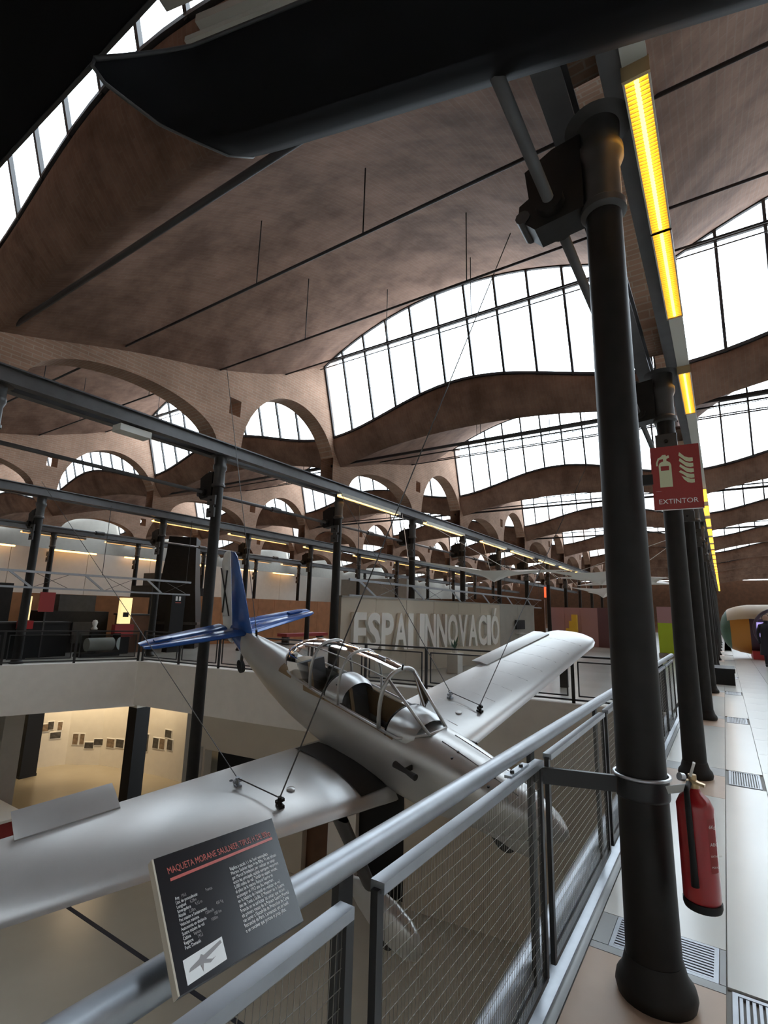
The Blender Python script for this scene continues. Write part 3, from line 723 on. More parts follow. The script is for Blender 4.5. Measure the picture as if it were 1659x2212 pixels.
# sign
S0 = Vector((-0.235, 2.70, 2.105)); SU = Vector((0.205, 0.02, 0)).normalized(); SW, SH = 0.205, 0.315
t = thing('extinguisher_sign', 'red fire extinguisher sign lettered EXTINTOR fixed to the nearest column', 'sign', S0)
SN = SU.cross(Vector((0, 0, 1)))
def sp(u, v, off=0.0): return S0 + SU * (u * SW) + Vector((0, 0, v * SH)) + SN * off
part('plate', MB().prism([sp(0, 0), sp(1, 0), sp(1, 1), sp(0, 1)], -SN * 0.004), 'sign_red', t)
part('plate_edge', MB().prism([sp(0, 0, .0004), sp(1, 0, .0004), sp(1, .012, .0004), sp(0, .012, .0004)], SN * 0.0005), 'sign_white', t)
part('mount_bracket', MB().bar(sp(0.02, .5, -.008), sp(-.2, .5, -.008), .02, .05), 'iron_black', t)
def flat(pts, m, name): return part(name, MB().poly([sp(u, v, .001) for u, v in pts]), m, t)
flat([(.16, .36), (.42, .36), (.42, .70), (.40, .74), (.35, .765), (.24, .765), (.18, .74), (.16, .70)], 'sign_cream', 'pictogram_cylinder')
part('pictogram_window', MB().poly([sp(u, v, .0016) for u, v in ((.20, .62), (.37, .62), (.37, .69), (.20, .69))]), 'sign_red', t)
flat([(.26, .765), (.33, .765), (.33, .80), (.39, .82), (.38, .86), (.33, .845), (.32, .87), (.25, .87), (.22, .845), (.15, .82), (.11, .75), (.11, .70), (.145, .70), (.145, .75), (.18, .80), (.26, .805)], 'sign_cream', 'pictogram_valve')
for k, (z, w) in enumerate(((.40, .20), (.475, .26), (.56, .24), (.645, .24), (.73, .24))):
    flat([(.86, z), (.86, z + .055), (.78, z + .06), (.70, z + .085), (.60, z + .12 + .01 * k), (.86 - w - .04, z + .105), (.65, z + .06), (.72, z + .01), (.80, z - .005)], 'sign_cream', 'pictogram_flame')
text('EXTINTOR', .0335, 'sign_white', t, frame_of(sp(.5, .10, .001), SU, (0, 0, 1)), 'sign_print', 'CENTER', xs=1.0)
text('\u2014\u2014\u2014', .008, 'sign_white', t, frame_of(sp(.06, .295, .001), SU, (0, 0, 1)), 'small_print')

# ------------------------------------------------------------------ the aeroplane (x forward, y to port, z up, nose at 0)
def rotm(yaw, pit, rol): return Matrix.Rotation(yaw, 4, 'Z') @ Matrix.Rotation(-pit, 4, 'Y') @ Matrix.Rotation(rol, 4, 'X')
PM = Matrix.Translation((-1.153, 4.447, -0.118)) @ rotm(-0.27, -0.183, 0.2) @ Matrix.Scale(0.9, 4)
ap = thing('training_aeroplane', 'silver low wing training aeroplane with long glass canopy and blue tail hanging over the well', 'aeroplane'); ap.matrix_world = PM; MW[ap] = PM
def ppart(name, mb, m, parent=ap, smooth=40, **k): return part(name, mb, m, parent, smooth, local=True, **k)
FUS = [(-0.28, .17, .21, -.13, 2), (-0.34, .20, .235, -.17, 2.1), (-.6, .255, .275, -.25, 2.3), (-1.0, .31, .33, -.36, 2.5), (-1.5, .36, .375, -.45, 2.6), (-2.2, .40, .36, -.50, 2.7), (-3.0, .405, .34, -.52, 2.7),
       (-3.8, .375, .345, -.52, 2.5), (-4.5, .33, .36, -.50, 2.4), (-5.2, .255, .37, -.42, 2.3), (-5.9, .175, .372, -.27, 2.2), (-6.5, .115, .36, -.10, 2.1), (-6.95, .07, .345, .06, 2)]
NF = 36
def ring(x, w, zt, zb, e):
    zc = (zt + zb) / 2; h = (zt - zb) / 2; out = []
    for i in range(NF):
        a = 2 * PI * i / NF; c, s = math.cos(a), math.sin(a)
        out.append((x, w * math.copysign(abs(c) ** (2 / e), c), zc + h * math.copysign(abs(s) ** (2 / e), s)))
    return out
def interp_fus(x):
    for a, c in zip(FUS, FUS[1:]):
        if c[0] <= x <= a[0]:
            t = (x - a[0]) / (c[0] - a[0]); return tuple(lerp(p, q, t) for p, q in zip(a, c))
    return FUS[-1]
def body(x0, x1, n):
    mb = MB(); rows = []
    for i in range(n + 1):
        x = lerp(x0, x1, i / n); f = [interp_fus(min(-.28, x + d)) for d in (-.12, 0, .12)] if -6.8 < x < -.5 else [interp_fus(x)] * 3
        v = [sum(q[j] for q in f) / 3 for j in range(5)]; v[0] = x; rows.append(ring(*v))
    mb.grid(rows, closed=True); return mb, rows
# cockpit opening: leave out the top faces between the windscreen and the canopy end
CX0, CX1 = -1.95, -4.40
mb, rows = body(-0.34, -6.35, 60)
keep = []
for fi, f in enumerate(mb.f):
    c = sum((mb.v[i] for i in f), Vector()) / 4
    if CX1 < c.x < CX0 and c.z > 0.25 and abs(c.y) < min(0.325, 0.30 - max(0, -4.0 - c.x) * .3): continue
    keep.append(f)
mb.f = keep
fus = ppart('fuselage', mb, 'plane_silver', smooth=True)
mb, rows = body(-6.35, -6.95, 6); mb._face([len(mb.v) - NF + i for i in range(NF)]); ppart('tail_cone', mb, 'plane_blue', smooth=50)
mb = MB(); mb.grid([ring(-.345, .195, .23, -.165, 2.1), ring(-.30, .18, .215, -.14, 2), ring(-.27, .165, .20, -.125, 2)], closed=True); ppart('nose_ring', mb, 'plane_silver', smooth=True)
sp_ = [(-.27, .160), (-.22, .155), (-.15, .130), (-.08, .090), (-.03, .050), (0, .012)]
mb = MB(); mb.grid([[(x, r * math.cos(a), .045 + r * math.sin(a)) for a in [2 * PI * i / 24 for i in range(24)]] for x, r in sp_], closed=True); mb._face([len(mb.v) - 24 + i for i in range(24)]); ppart('spinner', mb, 'plane_silver', smooth=50)
# panel seams, bolts and bumps on the cowling
def fus_top(x, yv):
    q = interp_fus(x); h = (q[2] - q[3]) / 2; zc = (q[2] + q[3]) / 2; return zc + h * max(0.0, 1 - abs(yv / q[1]) ** q[4]) ** (1 / q[4])
for yv in (-.10, .10): ppart('cowl_seam', MB().tube([(x, yv, fus_top(x, yv) + .001) for x in (-.45, -.8, -1.1, -1.4)], .004, 6), 'iron_dark', fus)
for x in (-.72, -1.18):
    for yv in (-.10, -.19): ppart('cowl_bolt', MB().lathe([(.014, fus_top(x, yv) - .01), (.014, fus_top(x, yv) + .006)], (x, yv, 0), 8), 'plane_black', fus)
for x, yv in ((-.62, -.2), (-.60, .16)):
    z = fus_top(x, yv); mb = MB(); mb.grid([[(x + .09 * math.cos(a) * math.cos(b), yv + .03 * math.sin(a) * math.cos(b), z - .005 + .035 * math.sin(b)) for a in [2 * PI * i / 12 for i in range(12)]] for b in (0, .5, 1.0, 1.5)], closed=True); ppart('cowl_blister', mb, 'plane_silver', fus, True)
ppart('carburettor_scoop', MB().prism([(-.55, -.06, -.22), (-.55, .06, -.22), (-.62, .06, -.34), (-.62, -.06, -.34)], (-.5, 0, -.08)), 'plane_silver', fus)
# venturi tubes each side
for s in (-1, 1):
    mb = MB(); y = s * .47
    mb.tube([(-1.42, y, .10), (-1.48, y, .10), (-1.56, y, .10), (-1.74, y, .10)], [.034, .030, .022, .036], 12); ppart('venturi_tube', mb, 'plane_black', label='black venturi tube')
    ppart('venturi_stay', MB().bar((-1.58, s * .37, .10), (-1.58, s * .46, .10), .02, .05), 'plane_black')

# wings
def foil(c, th, n=10):
    up, lo = [], []
    for i in range(n + 1):
        t = i / n; x = t * t if False else (1 - math.cos(PI * t)) / 2
        yt = 5 * th * (.2969 * math.sqrt(x) - .126 * x - .3516 * x * x + .2843 * x ** 3 - .1036 * x ** 4); cm = .02 * 4 * x * (1 - x)
        up.append((x * c, (cm + yt) * c)); lo.append((x * c, (cm - yt * .8) * c))
    return up[::-1] + lo[1:-1]
def wsec(y, s):
    f = (y - .4) / 4.41
    le = lerp(-1.884, -2.149, f); te = lerp(-3.524, -3.10, f); z = lerp(-.421, .179, f); th = lerp(.15, .10, f)
    return [(le - a, s * y, z + b) for a, b in foil(le - te, th)]
def wing(s):
    mb = MB(); ys = [.30, .5, .8, 1.2, 1.7, 2.2, 2.7, 3.2, 3.7, 4.2, 4.5]
    rows = [wsec(y, s) for y in ys]
    for y, sh in ((4.66, .90), (4.76, .74), (4.81, .45)):
        r = wsec(y, s); cx = sum(p[0] for p in r) / len(r); cz = sum(p[2] for p in r) / len(r)
        rows.append([(cx + (p[0] - cx) * sh, p[1], cz + (p[2] - cz) * sh * .8) for p in r])
    mb.grid(rows, closed=True); n = len(rows[0]); mb._face([len(mb.v) - n + i for i in range(n)])
    return ppart('wing', mb, 'plane_silver', smooth=50)
def wing_top(x, y, s):
    f = (y - .4) / 4.41; le = lerp(-1.884, -2.149, f); te = lerp(-3.524, -3.10, f); z = lerp(-.421, .179, f); th = lerp(.15, .10, f); c = le - te
    q = max(0.0, min(1.0, (le - x) / c)); yt = 5 * th * (.2969 * math.sqrt(q) - .126 * q - .3516 * q * q + .2843 * q ** 3 - .1036 * q ** 4)
    return z + (.02 * 4 * q * (1 - q) + yt) * c
WIRE = []
for s in (-1, 1):
    w = wing(s); nm = 'port' if s > 0 else 'starboard'
    # raised aileron
    mb = MB(); ya, yb = (2.82, 3.66) if s < 0 else (2.82, 4.45)
    def hinge(y): f = (y - .4) / 4.41; te = lerp(-3.524, -3.10, f); return te + .16, lerp(-.421, .179, f)
    for y0, y1 in ((ya, yb),):
        rws = []
        for y in (y0, y0 + .03, (y0 + y1) / 2, y1 - .03, y1):
            hx, hz = hinge(y); up = .13 if s < 0 else .02; k = .012 if y in (y0, y1) else .02
            rws.append([(hx, s * y, hz + .045), (hx - .17, s * y, hz + .03 + k * .5 + up * .55), (hx - .33, s * y, hz + up), (hx - .17, s * y, hz - k + up * .45), (hx, s * y, hz - .01)])
        mb.grid(rws, closed=True); mb._face([0, 1, 2, 3, 4]); n = len(mb.v); mb._face([n - 5, n - 4, n - 3, n - 2, n - 1])
    ppart('aileron', mb, 'plane_silver', w)
    # black walkway at the root
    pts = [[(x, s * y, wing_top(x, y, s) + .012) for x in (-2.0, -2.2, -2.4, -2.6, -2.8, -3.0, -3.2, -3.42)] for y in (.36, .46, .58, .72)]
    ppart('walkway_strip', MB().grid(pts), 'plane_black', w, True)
    # ribs showing through the skin
    for y in ((1.1, 1.5, 1.9, 2.3, 2.7, 3.1, 3.5, 3.9, 4.3) if s > 0 else ()):
        ppart('rib_line', MB().tube([(x, s * y, wing_top(x, y, s) - .012) for x in (-2.25, -2.4, -2.55, -2.7, -2.85, -3.0)], .014, 8), 'plane_silver', w, True)
    # fuel cap, drain holes and lifting eyes
    x, y = -2.44, 1.33; z = wing_top(x, y, s); ppart('fuel_cap', MB().lathe([(.045, z - .02), (.045, z + .012), (.035, z + .018)], (x, s * y, 0), 16), 'plane_silver', w, 40)
    x, y = -3.0, 1.75; z = wing_top(x, y, s); ppart('drain_cover', MB().lathe([(.02, z - .02), (.02, z + .004)], (x, s * y, 0), 10), 'plane_black', w)
    for k, (x, y) in enumerate(((-2.25, 1.56), (-2.83, 1.75 if s < 0 else 1.58))):
        z = wing_top(x, y, s); mb = MB(); mb.box((x - .04, s * y - .03, z - .01), (x + .04, s * y + .03, z + .02)); mb.tube([(x, s * y, z), (x, s * y, z + .10)], .022, 8); mb.box((x - .018, s * y - .045, z + .045), (x + .018, s * y + .045, z + .075))
        ppart('lifting_eye', mb, 'iron_black' if k == 0 else 'steel_grey', w); WIRE.append(PM @ Vector((x, s * y, z + .09)))
# tail
def flatfoil(name, pl, th, m, parent=ap):
    """pl: list of (span stations: list of (LE xyz, TE xyz)) lens section"""
    mb = MB(); rows = []
    for (a, b, nrm, k) in pl:
        a = Vector(a); b = Vector(b); nrm = Vector(nrm); row = []
        for t, h in ((0, 0), (.06, .6), (.25, 1), (.6, .75), (1, .12)): row.append(a.lerp(b, t) + nrm * th * k * h)
        for t, h in ((1, -.12), (.6, -.75), (.25, -1), (.06, -.6)): row.append(a.lerp(b, t) + nrm * th * k * h)
        rows.append(row)
    mb.grid(rows, closed=True); n = len(rows[0]); mb._face(range(n)); mb._face([len(mb.v) - n + i for i in range(n)])
    return ppart(name, mb, m, parent, 40)
N1 = (0, 1, 0)
fin = flatfoil('fin', [((-6.10, 0, .30), (-6.97, 0, .28), N1, 1), ((-6.22, 0, .62), (-6.96, 0, .62), N1, .9), ((-6.42, 0, 1.15), (-6.95, 0, 1.15), N1, .8), ((-6.60, 0, 1.58), (-6.94, 0, 1.60), N1, .65), ((-6.67, 0, 1.69), (-6.94, 0, 1.71), N1, .5), ((-6.76, 0, 1.75), (-6.94, 0, 1.755), N1, .3)], .05, 'plane_blue')
rud = flatfoil('rudder', [((-6.985, 0, -.02), (-7.22, 0, .02), N1, .8), ((-6.985, 0, .25), (-7.42, 0, .25), N1, .9), ((-6.975, 0, .9), (-7.46, 0, .9), N1, .8), ((-6.965, 0, 1.5), (-7.36, 0, 1.5), N1, .65), ((-6.96, 0, 1.69), (-7.25, 0, 1.67), N1, .5), ((-6.96, 0, 1.755), (-7.12, 0, 1.74), N1, .3)], .04, 'plane_white')
for s in (-1, 1):
    ppart('cross_stroke', MB().bar((-7.05, s * .047, .45), (-7.36, s * .036, 1.42), .006, .035, (0, s, 0)) if False else MB().prism([(-7.02, s * .046, .50), (-7.06, s * .046, .50), (-7.36, s * .040, 1.38), (-7.32, s * .040, 1.38)], (0, s * -.012, 0)), 'plane_black', rud, False)
    ppart('cross_stroke', MB().prism([(-7.02, s * .046, 1.38), (-7.06, s * .046, 1.38), (-7.38, s * .040, .50), (-7.34, s * .040, .50)], (0, s * -.012, 0)), 'plane_black', rud, False)
for s in (-1, 1):
    nz = (0, 0, 1)
    st = flatfoil('stabiliser', [((-6.22, s * .05, .33), (-6.80, s * .05, .32), nz, 1), ((-6.40, s * .8, .325), (-6.82, s * .8, .32), nz, .85), ((-6.58, s * 1.5, .32), (-6.85, s * 1.5, .32), nz, .6), ((-6.68, s * 1.64, .32), (-6.85, s * 1.64, .32), nz, .4)], .045, 'plane_blue')
    el = flatfoil('elevator', [((-6.82, s * .16, .32), (-7.22, s * .16, .33), nz, .9), ((-6.84, s * .8, .32), (-7.20, s * .8, .33), nz, .8), ((-6.87, s * 1.5, .32), (-7.13, s * 1.5, .33), nz, .5), ((-6.87, s * 1.66, .32), (-7.05, s * 1.66, .33), nz, .35)], .03, 'plane_blue')
    ppart('balance_horn', MB().box((-6.95, s * 1.30 - .14, .345), (-6.82, s * 1.30 + .14, .375)), 'plane_blue', el)
ppart('tail_wheel_leg', MB().tube([(-6.55, 0, -.05), (-6.63, 0, -.34)], .03, 8), 'iron_dark')
tw = MB(); tw.tube([(-6.64, -.045, -.38), (-6.64, -.03, -.38), (-6.64, .03, -.38), (-6.64, .045, -.38)], [.085, .12, .12, .085], 20); ppart('tail_wheel', tw, 'rubber', smooth=50)
ppart('lifting_lug', MB().tube([(-5.95, 0, .35), (-5.95, 0, .47)], .02, 8), 'iron_black')
LUG = PM @ Vector((-5.95, 0, .45))
# landing gear
for s in (-1, 1):
    mb = MB(); mb.grid([[(x0 + .16 * math.cos(a) * k, s * y + .055 * math.sin(a) * k, z) for a in [2 * PI * i / 14 for i in range(14)]] for (x0, y, z, k) in ((-2.05, 1.0, -.38, 1.1), (-1.75, .97, -.70, .95), (-1.45, .95, -1.02, .8))], closed=True)
    leg = ppart('gear_leg', mb, 'iron_dark', smooth=True)
    mb = MB(); cx, cz = -1.36, -1.08
    prof = [(.52, .01), (.46, .10), (.34, .16), (.15, .185), (-.1, .18), (-.35, .13), (-.55, .06), (-.66, .01)]
    mb.grid([[(cx + dx, s * .95 + .62 * r * math.cos(a), cz + r * 1.15 * math.sin(a) + .02) for a in [2 * PI * i / 18 for i in range(18)]] for dx, r in prof], closed=True); ppart('wheel_fairing', mb, 'plane_silver', leg, True)
    mb = MB(); mb.tube([(cx, s * .95 - .06, cz - .08), (cx, s * .95 - .045, cz - .08), (cx, s * .95 + .045, cz - .08), (cx, s * .95 + .06, cz - .08)], [.14, .19, .19, .14], 20); ppart('wheel', mb, 'rubber', leg, 50)
# cockpit interior
ppart('cockpit_floor', MB().box((-4.45, -.30, -.30), (-1.7, .30, -.26)), 'cockpit_dark')
for s in (-1, 1): ppart('cockpit_side', MB().box((-3.85, s * .318 - .008, -.10), (-1.95, s * .318 + .008, .26)), 'cockpit_trim')
for x in (-3.0, -4.0):
    seat = ppart('seat', MB().prism([(x, -.22, -.1), (x + .42, -.22, -.06), (x + .42, -.22, -.14), (x, -.22, -.22)], (0, .44, 0)), 'cockpit_dark')
    ppart('seat_back', MB().prism([(x, -.22, -.2), (x - .14, -.22, .44), (x - .19, -.22, .44), (x - .06, -.22, -.2)], (0, .44, 0)), 'cockpit_dark', seat)
    ppart('shoulder_harness', MB().prism([(x - .02, -.08, -.05), (x - .125, -.08, .43), (x - .105, -.08, .435), (x, -.08, -.05)], (0, .05, 0)), 'cockpit_trim', seat)
def coaming(x, w, zb, zt, nm='coaming', m='plane_silver', x2=None):
    rows = []
    for xx, k in ((x, .78), (x - .10, .95), (x2 if x2 else x - .30, 1.0)):
        rows.append([(xx, w * k * math.cos(a), zb + (zt - zb) * k * math.sin(a)) for a in [PI * i / 14 for i in range(15)]])
    return ppart(nm, MB().grid(rows), m, smooth=True)
coaming(-1.68, .33, .26, .48, x2=-2.05)
ppart('instrument_panel', MB().prism([(-2.06, .33 * math.cos(a), .26 + .22 * math.sin(a)) for a in [PI * i / 14 for i in range(15)]] + [(-2.06, -.30, .0), (-2.06, .30, .0)], (-.02, 0, 0)), 'plastic_black')
coaming(-3.0, .33, .26, .50, x2=-3.30)
ppart('rear_instrument_panel', MB().prism([(-3.31, .33 * math.cos(a), .26 + .24 * math.sin(a)) for a in [PI * i / 14 for i in range(15)]] + [(-3.31, -.30, .0), (-3.31, .30, .0)], (-.02, 0, 0)), 'plastic_black')
ppart('rear_deck', MB().grid([[(x, .33 * math.cos(a), .24 + (zt - .24) * math.sin(a)) for a in [PI * i / 12 for i in range(13)]] for x, zt in ((-4.18, .34), (-4.3, .36), (-4.55, .37))]), 'cockpit_trim', smooth=True)
# canopy: glazing and frames
CAN = [(-2.16, .345, .89), (-2.6, .355, .905), (-3.1, .36, .90), (-3.6, .355, .87), (-4.0, .335, .81), (-4.3, .30, .715), (-4.5, .25, .60), (-4.62, .19, .50), (-4.70, .10, .40)]
SILL = .285
def hoop(x, w, zt, n=18):
    pts = []
    for i in range(n + 1):
        a = PI * i / n; c, s_ = math.cos(a), math.sin(a)
        pts.append((x, w * math.copysign(abs(c) ** .8, c), SILL + (zt - SILL) * abs(s_) ** .8))
    return pts
can = ppart('canopy', MB().grid([hoop(*q) for q in CAN]), 'canopy_glass', smooth=True)
WB = [(-1.60, y, .37 - .25 * abs(y) ** 2) for y in (-.31, -.16, .16, .31)]
WBx = [(-1.86, -.335, .285), (-1.56, -.13, .372), (-1.56, .13, .372), (-1.86, .335, .285)]
h0 = hoop(-2.16, .345, .89); WT = [h0[18], h0[12], h0[6], h0[0]]
ws = ppart('windscreen', MB().quad(WBx[0], WBx[1], WT[1], WT[0]).quad(WBx[1], WBx[2], WT[2], WT[1]).quad(WBx[2], WBx[3], WT[3], WT[2]), 'canopy_glass', smooth=False)
for j in (1, 2): ppart('windscreen_post', MB().tube([WBx[j], WT[j]], .018, 8), 'plane_silver', ws, True)
ppart('windscreen_sill', MB().tube([WT[0], WBx[0], WBx[1], WBx[2], WBx[3], WT[3]], .016, 8), 'plane_silver', ws, True)
for q, r in ((CAN[0], .024), ((-2.95, .36, .903), .018), ((-3.62, .354, .868), .020)):
    ppart('canopy_hoop', MB().tube(hoop(*q, 24), r, 8), 'plane_silver', can, True)
for s in (-1, 1):
    ppart('canopy_sill', MB().tube([(x, s * w, SILL) for x, w, z in CAN], .014, 8), 'plane_silver', can, True)
    ppart('canopy_rail', MB().tube([hoop(*q)[9 + s * 3] for q in CAN[:5]], .008, 6), 'plane_silver', can, True)
ppart('gun_sight', MB().tube([(-2.14, 0, .89), (-2.12, 0, .96)], .012, 6), 'iron_black', can)
ppart('canopy_handle', MB().bar((-2.5, .05, .91), (-2.62, .05, .91), .02, .02), 'steel_bright', can)

# cables
def cable(p, q, label, r=0.006): return single('suspension_cable', MB().tube([p, q], r, 6), 'iron_dark', label, 'cable', 'steel cables holding up the aeroplane')
cable(WIRE[0], (-2.16, 6.45, 7.15), 'thin steel cable rising from the front eye of the near wing across the canopy', 0.007)
cable(WIRE[1], (-13.6, 5.38, 4.5), 'thin steel cable rising leftwards from the rear eye of the near wing', 0.005)
cable(WIRE[2], (-2.27, 13.55, 6.3), 'thin steel cable rising rightwards from the front eye of the far wing', 0.007)
cable(WIRE[3], (-7.75, 9.62, 4.55), 'thin steel cable rising leftwards from the rear eye of the far wing', 0.006)
cable(LUG, (-7.72, 5.93, 6.2), 'thin steel cable rising from the fuselage in front of the blue fin', 0.006)
cable(WIRE[0], WIRE[1], 'short cable stretched between the two lifting eyes of the near wing', 0.006)
cable(WIRE[2], WIRE[3], 'short cable stretched between the two lifting eyes of the far wing', 0.006)

# ------------------------------------------------------------------ railings round the far side of the well
def far_railing(p, d, n, L, label, infill, z1=0.86, npan=9):
    t = thing('well_railing', label, 'railing', p)
    part('top_rail', MB().bar(p + Vector((0, 0, z1)), p + d * L + Vector((0, 0, z1)), .05, .035), 'rail_black', t)
    part('foot_rail', MB().bar(p + Vector((0, 0, .08)), p + d * L + Vector((0, 0, .08)), .05, .03), 'rail_black', t)
    st = L / npan
    for i in range(npan + 1): part('post', MB().bar(p + d * (i * st) + Vector((0, 0, .0)), p + d * (i * st) + Vector((0, 0, z1)), .035, .06, d), 'rail_black', t)
    for i in range(npan):
        a = p + d * (i * st + .10); c = p + d * ((i + 1) * st - .10); f = MB()
        for zz in (.15, z1 - .10): f.bar(a + Vector((0, 0, zz)), c + Vector((0, 0, zz)), .025, .025)
        for q in (a, c): f.bar(q + Vector((0, 0, .14)), q + Vector((0, 0, z1 - .09)), .025, .025, d)
        fr = part('panel_frame', f, 'rail_black', t)
        part('panel_infill', MB().quad(a + Vector((0, 0, .16)), c + Vector((0, 0, .16)), c + Vector((0, 0, z1 - .11)), a + Vector((0, 0, z1 - .11))), infill, fr)
clear_mat('mesh_thin', (0.05, 0.048, 0.045), 0.22, kind='diff')
far_railing(C0 + BN * .12, BD, BN, 13.3, 'black railing with wire panels along the far side of the well', 'mesh_thin')
far_railing(C0 + LN * .12 - LDIR * 14.4, LDIR, LN, 14.4, 'black railing with dark panels along the left side of the well', 'dark_glass')
# ------------------------------------------------------------------ lower storey: photo room, pillars
PW = [(-23, 6.5), (-22, 7.8), (-21.3, 9.0), (-20.7, 10.4), (-19.7, 11.1), (-18.2, 11.5), (-16.8, 11.7), (-14.6, 11.8)]
m = MB(); m.grid([[(x, y, ZL) for x, y in PW], [(x, y, -1.75) for x, y in PW]]); m.grid([[(x - .12, y + .1, -1.75) for x, y in PW], [(x - .12, y + .1, ZL) for x, y in PW]]); m.grid([[(x, y, -1.75) for x, y in PW], [(x - .12, y + .1, -1.75) for x, y in PW]])
o = part('wall_photo_room', m, 'wall_white'); o['kind'] = 'structure'
o = part('wall_lower_left', MB().box((-24.5, -5, ZL), (-24.2, 14, -0.35)), 'wall_white'); o['kind'] = 'structure'
o = part('ceiling_lower', MB().box((-24, 6.6, -0.62), (-15.2, 13.5, -0.55)), 'wall_grey'); o['kind'] = 'structure'
PICS = [(2, .49, -2.86, .28, .30, 'photo_sepia'), (2, .60, -2.80, .22, .34, 'photo_dark'), (2, .72, -3.15, .42, .26, 'photo_dark'), (2, .79, -2.84, .18, .36, 'photo_sepia'), (3, .22, -3.32, .24, .46, 'photo_sepia'), (3, .42, -3.32, .2, .46, 'photo_sepia'), (3, .65, -3.53, .40, .26, 'photo_dark'), (3, .92, -3.41, .40, .26, 'photo_dark'),
        (4, .29, -3.40, .44, .36, 'photo_sepia'), (4, .57, -3.37, .44, .34, 'photo_dark'), (5, .40, -3.20, .3, .7, 'photo_dark'), (5, .74, -3.16, .34, .42, 'photo_dark'), (5, .96, -3.15, .3, .42, 'photo_sepia'), (6, .10, -2.78, .42, .30, 'photo_dark'), (6, .16, -3.12, .34, .42, 'photo_dark')]
for i, (s, f, z, w, h, mt) in enumerate(PICS):
    w *= .8; h *= .8
    a = Vector((*PW[s], 0)); c = Vector((*PW[s + 1], 0)); d = (c - a).normalized(); p = a.lerp(c, f); n = Vector((d.y, -d.x, 0))
    q = p + n * 0.02
    t = thing('photo_print', 'small dark photograph on the curved lower wall, %s from the left' % ORD[i], 'photograph', (q.x, q.y, z), 'photographs on the curved white wall of the lower room')
    part('mount', MB().prism([q - d * (w / 2 + .02) + Vector((0, 0, z - h / 2 - .02)), q + d * (w / 2 + .02) + Vector((0, 0, z - h / 2 - .02)), q + d * (w / 2 + .02) + Vector((0, 0, z + h / 2 + .02)), q - d * (w / 2 + .02) + Vector((0, 0, z + h / 2 + .02))], -n * 0.02), 'print_white', t)
    q2 = q + n * 0.003
    part('image', MB().quad(q2 - d * w / 2 + Vector((0, 0, z - h / 2)), q2 + d * w / 2 + Vector((0, 0, z - h / 2)), q2 + d * w / 2 + Vector((0, 0, z + h / 2)), q2 - d * w / 2 + Vector((0, 0, z + h / 2))), mt, t)
for i, (s, f) in enumerate(((1, .8), (2, .5), (3, .2), (3, .8), (4, .5), (5, .4), (6, .3))):
    a = Vector((*PW[s], 0)); c = Vector((*PW[s + 1], 0)); d = (c - a).normalized(); p = a.lerp(c, f) + Vector((d.y, -d.x, 0)) * 0.75
    t = thing('wall_spotlight', 'small ceiling spotlight washing the curved photo wall, %s from the left' % ORD[i], 'spotlight', (p.x, p.y, -0.62), 'spotlights over the photo wall')
    part('can', MB().lathe([(.07, -.85), (.075, -.80), (.05, -.66), (.02, -.62)], (p.x, p.y, 0), 14), 'plastic_black', t, 40)
    part('lens', MB().lathe([(.055, -.853), (.055, -.848)], (p.x, p.y, 0), 14), 'spot_glow', t)
    L = bpy.data.lights.new('wall_wash', 'SPOT'); L.energy = 75; L.color = (1.0, .76, .45); L.spot_size = 1.9; L.spot_blend = .8; L.shadow_soft_size = .06
    lo = bpy.data.objects.new('wall_wash', L); COL.objects.link(lo); lo.location = (p.x, p.y, -.90); tgt = a.lerp(c, f) + Vector((0, 0, -2.9)); lo.rotation_euler = (tgt - Vector((p.x, p.y, -.9))).to_track_quat('-Z', 'Y').to_euler()
def pillar(x, y, w, d, z0, z1, m, label, cap=None, rot=0.0, group=None):
    t = thing('lower_pillar', label, 'pillar', (x, y, z0), group)
    part('pillar_shaft', MB().box((x - w / 2, y - d / 2, z0 + .08), (x + w / 2, y + d / 2, z1)), m, t)
    part('pillar_foot', MB().box((x - w / 2 - .015, y - d / 2 - .015, z0), (x + w / 2 + .015, y + d / 2 + .015, z0 + .08)), m, t)
    if cap: part('pillar_head', MB().box((x - w / 2 - .02, y - d / 2 - .02, z1), (x + w / 2 + .02, y + d / 2 + .02, z1 + .3)), cap, t)
pillar(-14.55, 9.22, .42, .42, ZL, -1.30, 'plastic_black', 'square black pillar under the inner corner of the white parapet', 'parapet_white')
pillar(-20.4, 8.95, .55, .5, ZL, -0.6, 'plastic_black', 'square black pillar in front of the left end of the photo wall')
pillar(-17.35, 7.05, .52, .5, ZL, -1.2, 'wall_grey', 'grey square pillar at the left edge of the lower room')
pillar(-12.15, 9.45, .40, .4, ZL, -1.16, 'wall_grey', 'grey square pillar at the left end of the beige lower wall')
t = thing('exit_sign_box', 'small red box sign hanging under the ceiling of the lower room', 'sign', (-18.6, 8.9, -1.2))
part('box', MB().box((-18.6, 8.7, -1.62), (-18.55, 9.2, -1.48)), 'sign_red', t); part('drop_rod', MB().tube([(-18.575, 8.95, -1.48), (-18.575, 8.95, -.6)], .012, 6), 'iron_black', t)
t = thing('red_bench', 'red box seat with pale top on the lower floor at the left edge', 'bench', (-14.6, 6.0, ZL))
part('seat_body', MB().box((-16.6, 5.2, ZL), (-14.45, 6.50, -3.46)), 'red_dull', t); part('seat_top', MB().box((-16.64, 5.16, -3.46), (-14.41, 6.54, -3.40)), 'letter_white', t)
o = part('trim_floor_joint', MB().box((-13.5, 5.99, ZL), (-1.2, 6.07, ZL + .004)), 'slot_dark'); o['kind'] = 'structure'
L = bpy.data.lights.new('lower_fill', 'AREA'); L.energy = 25; L.size = 1.2; L.color = (1, .72, .42)  # added fill light for a warm glow on the lower floor, with an added panel
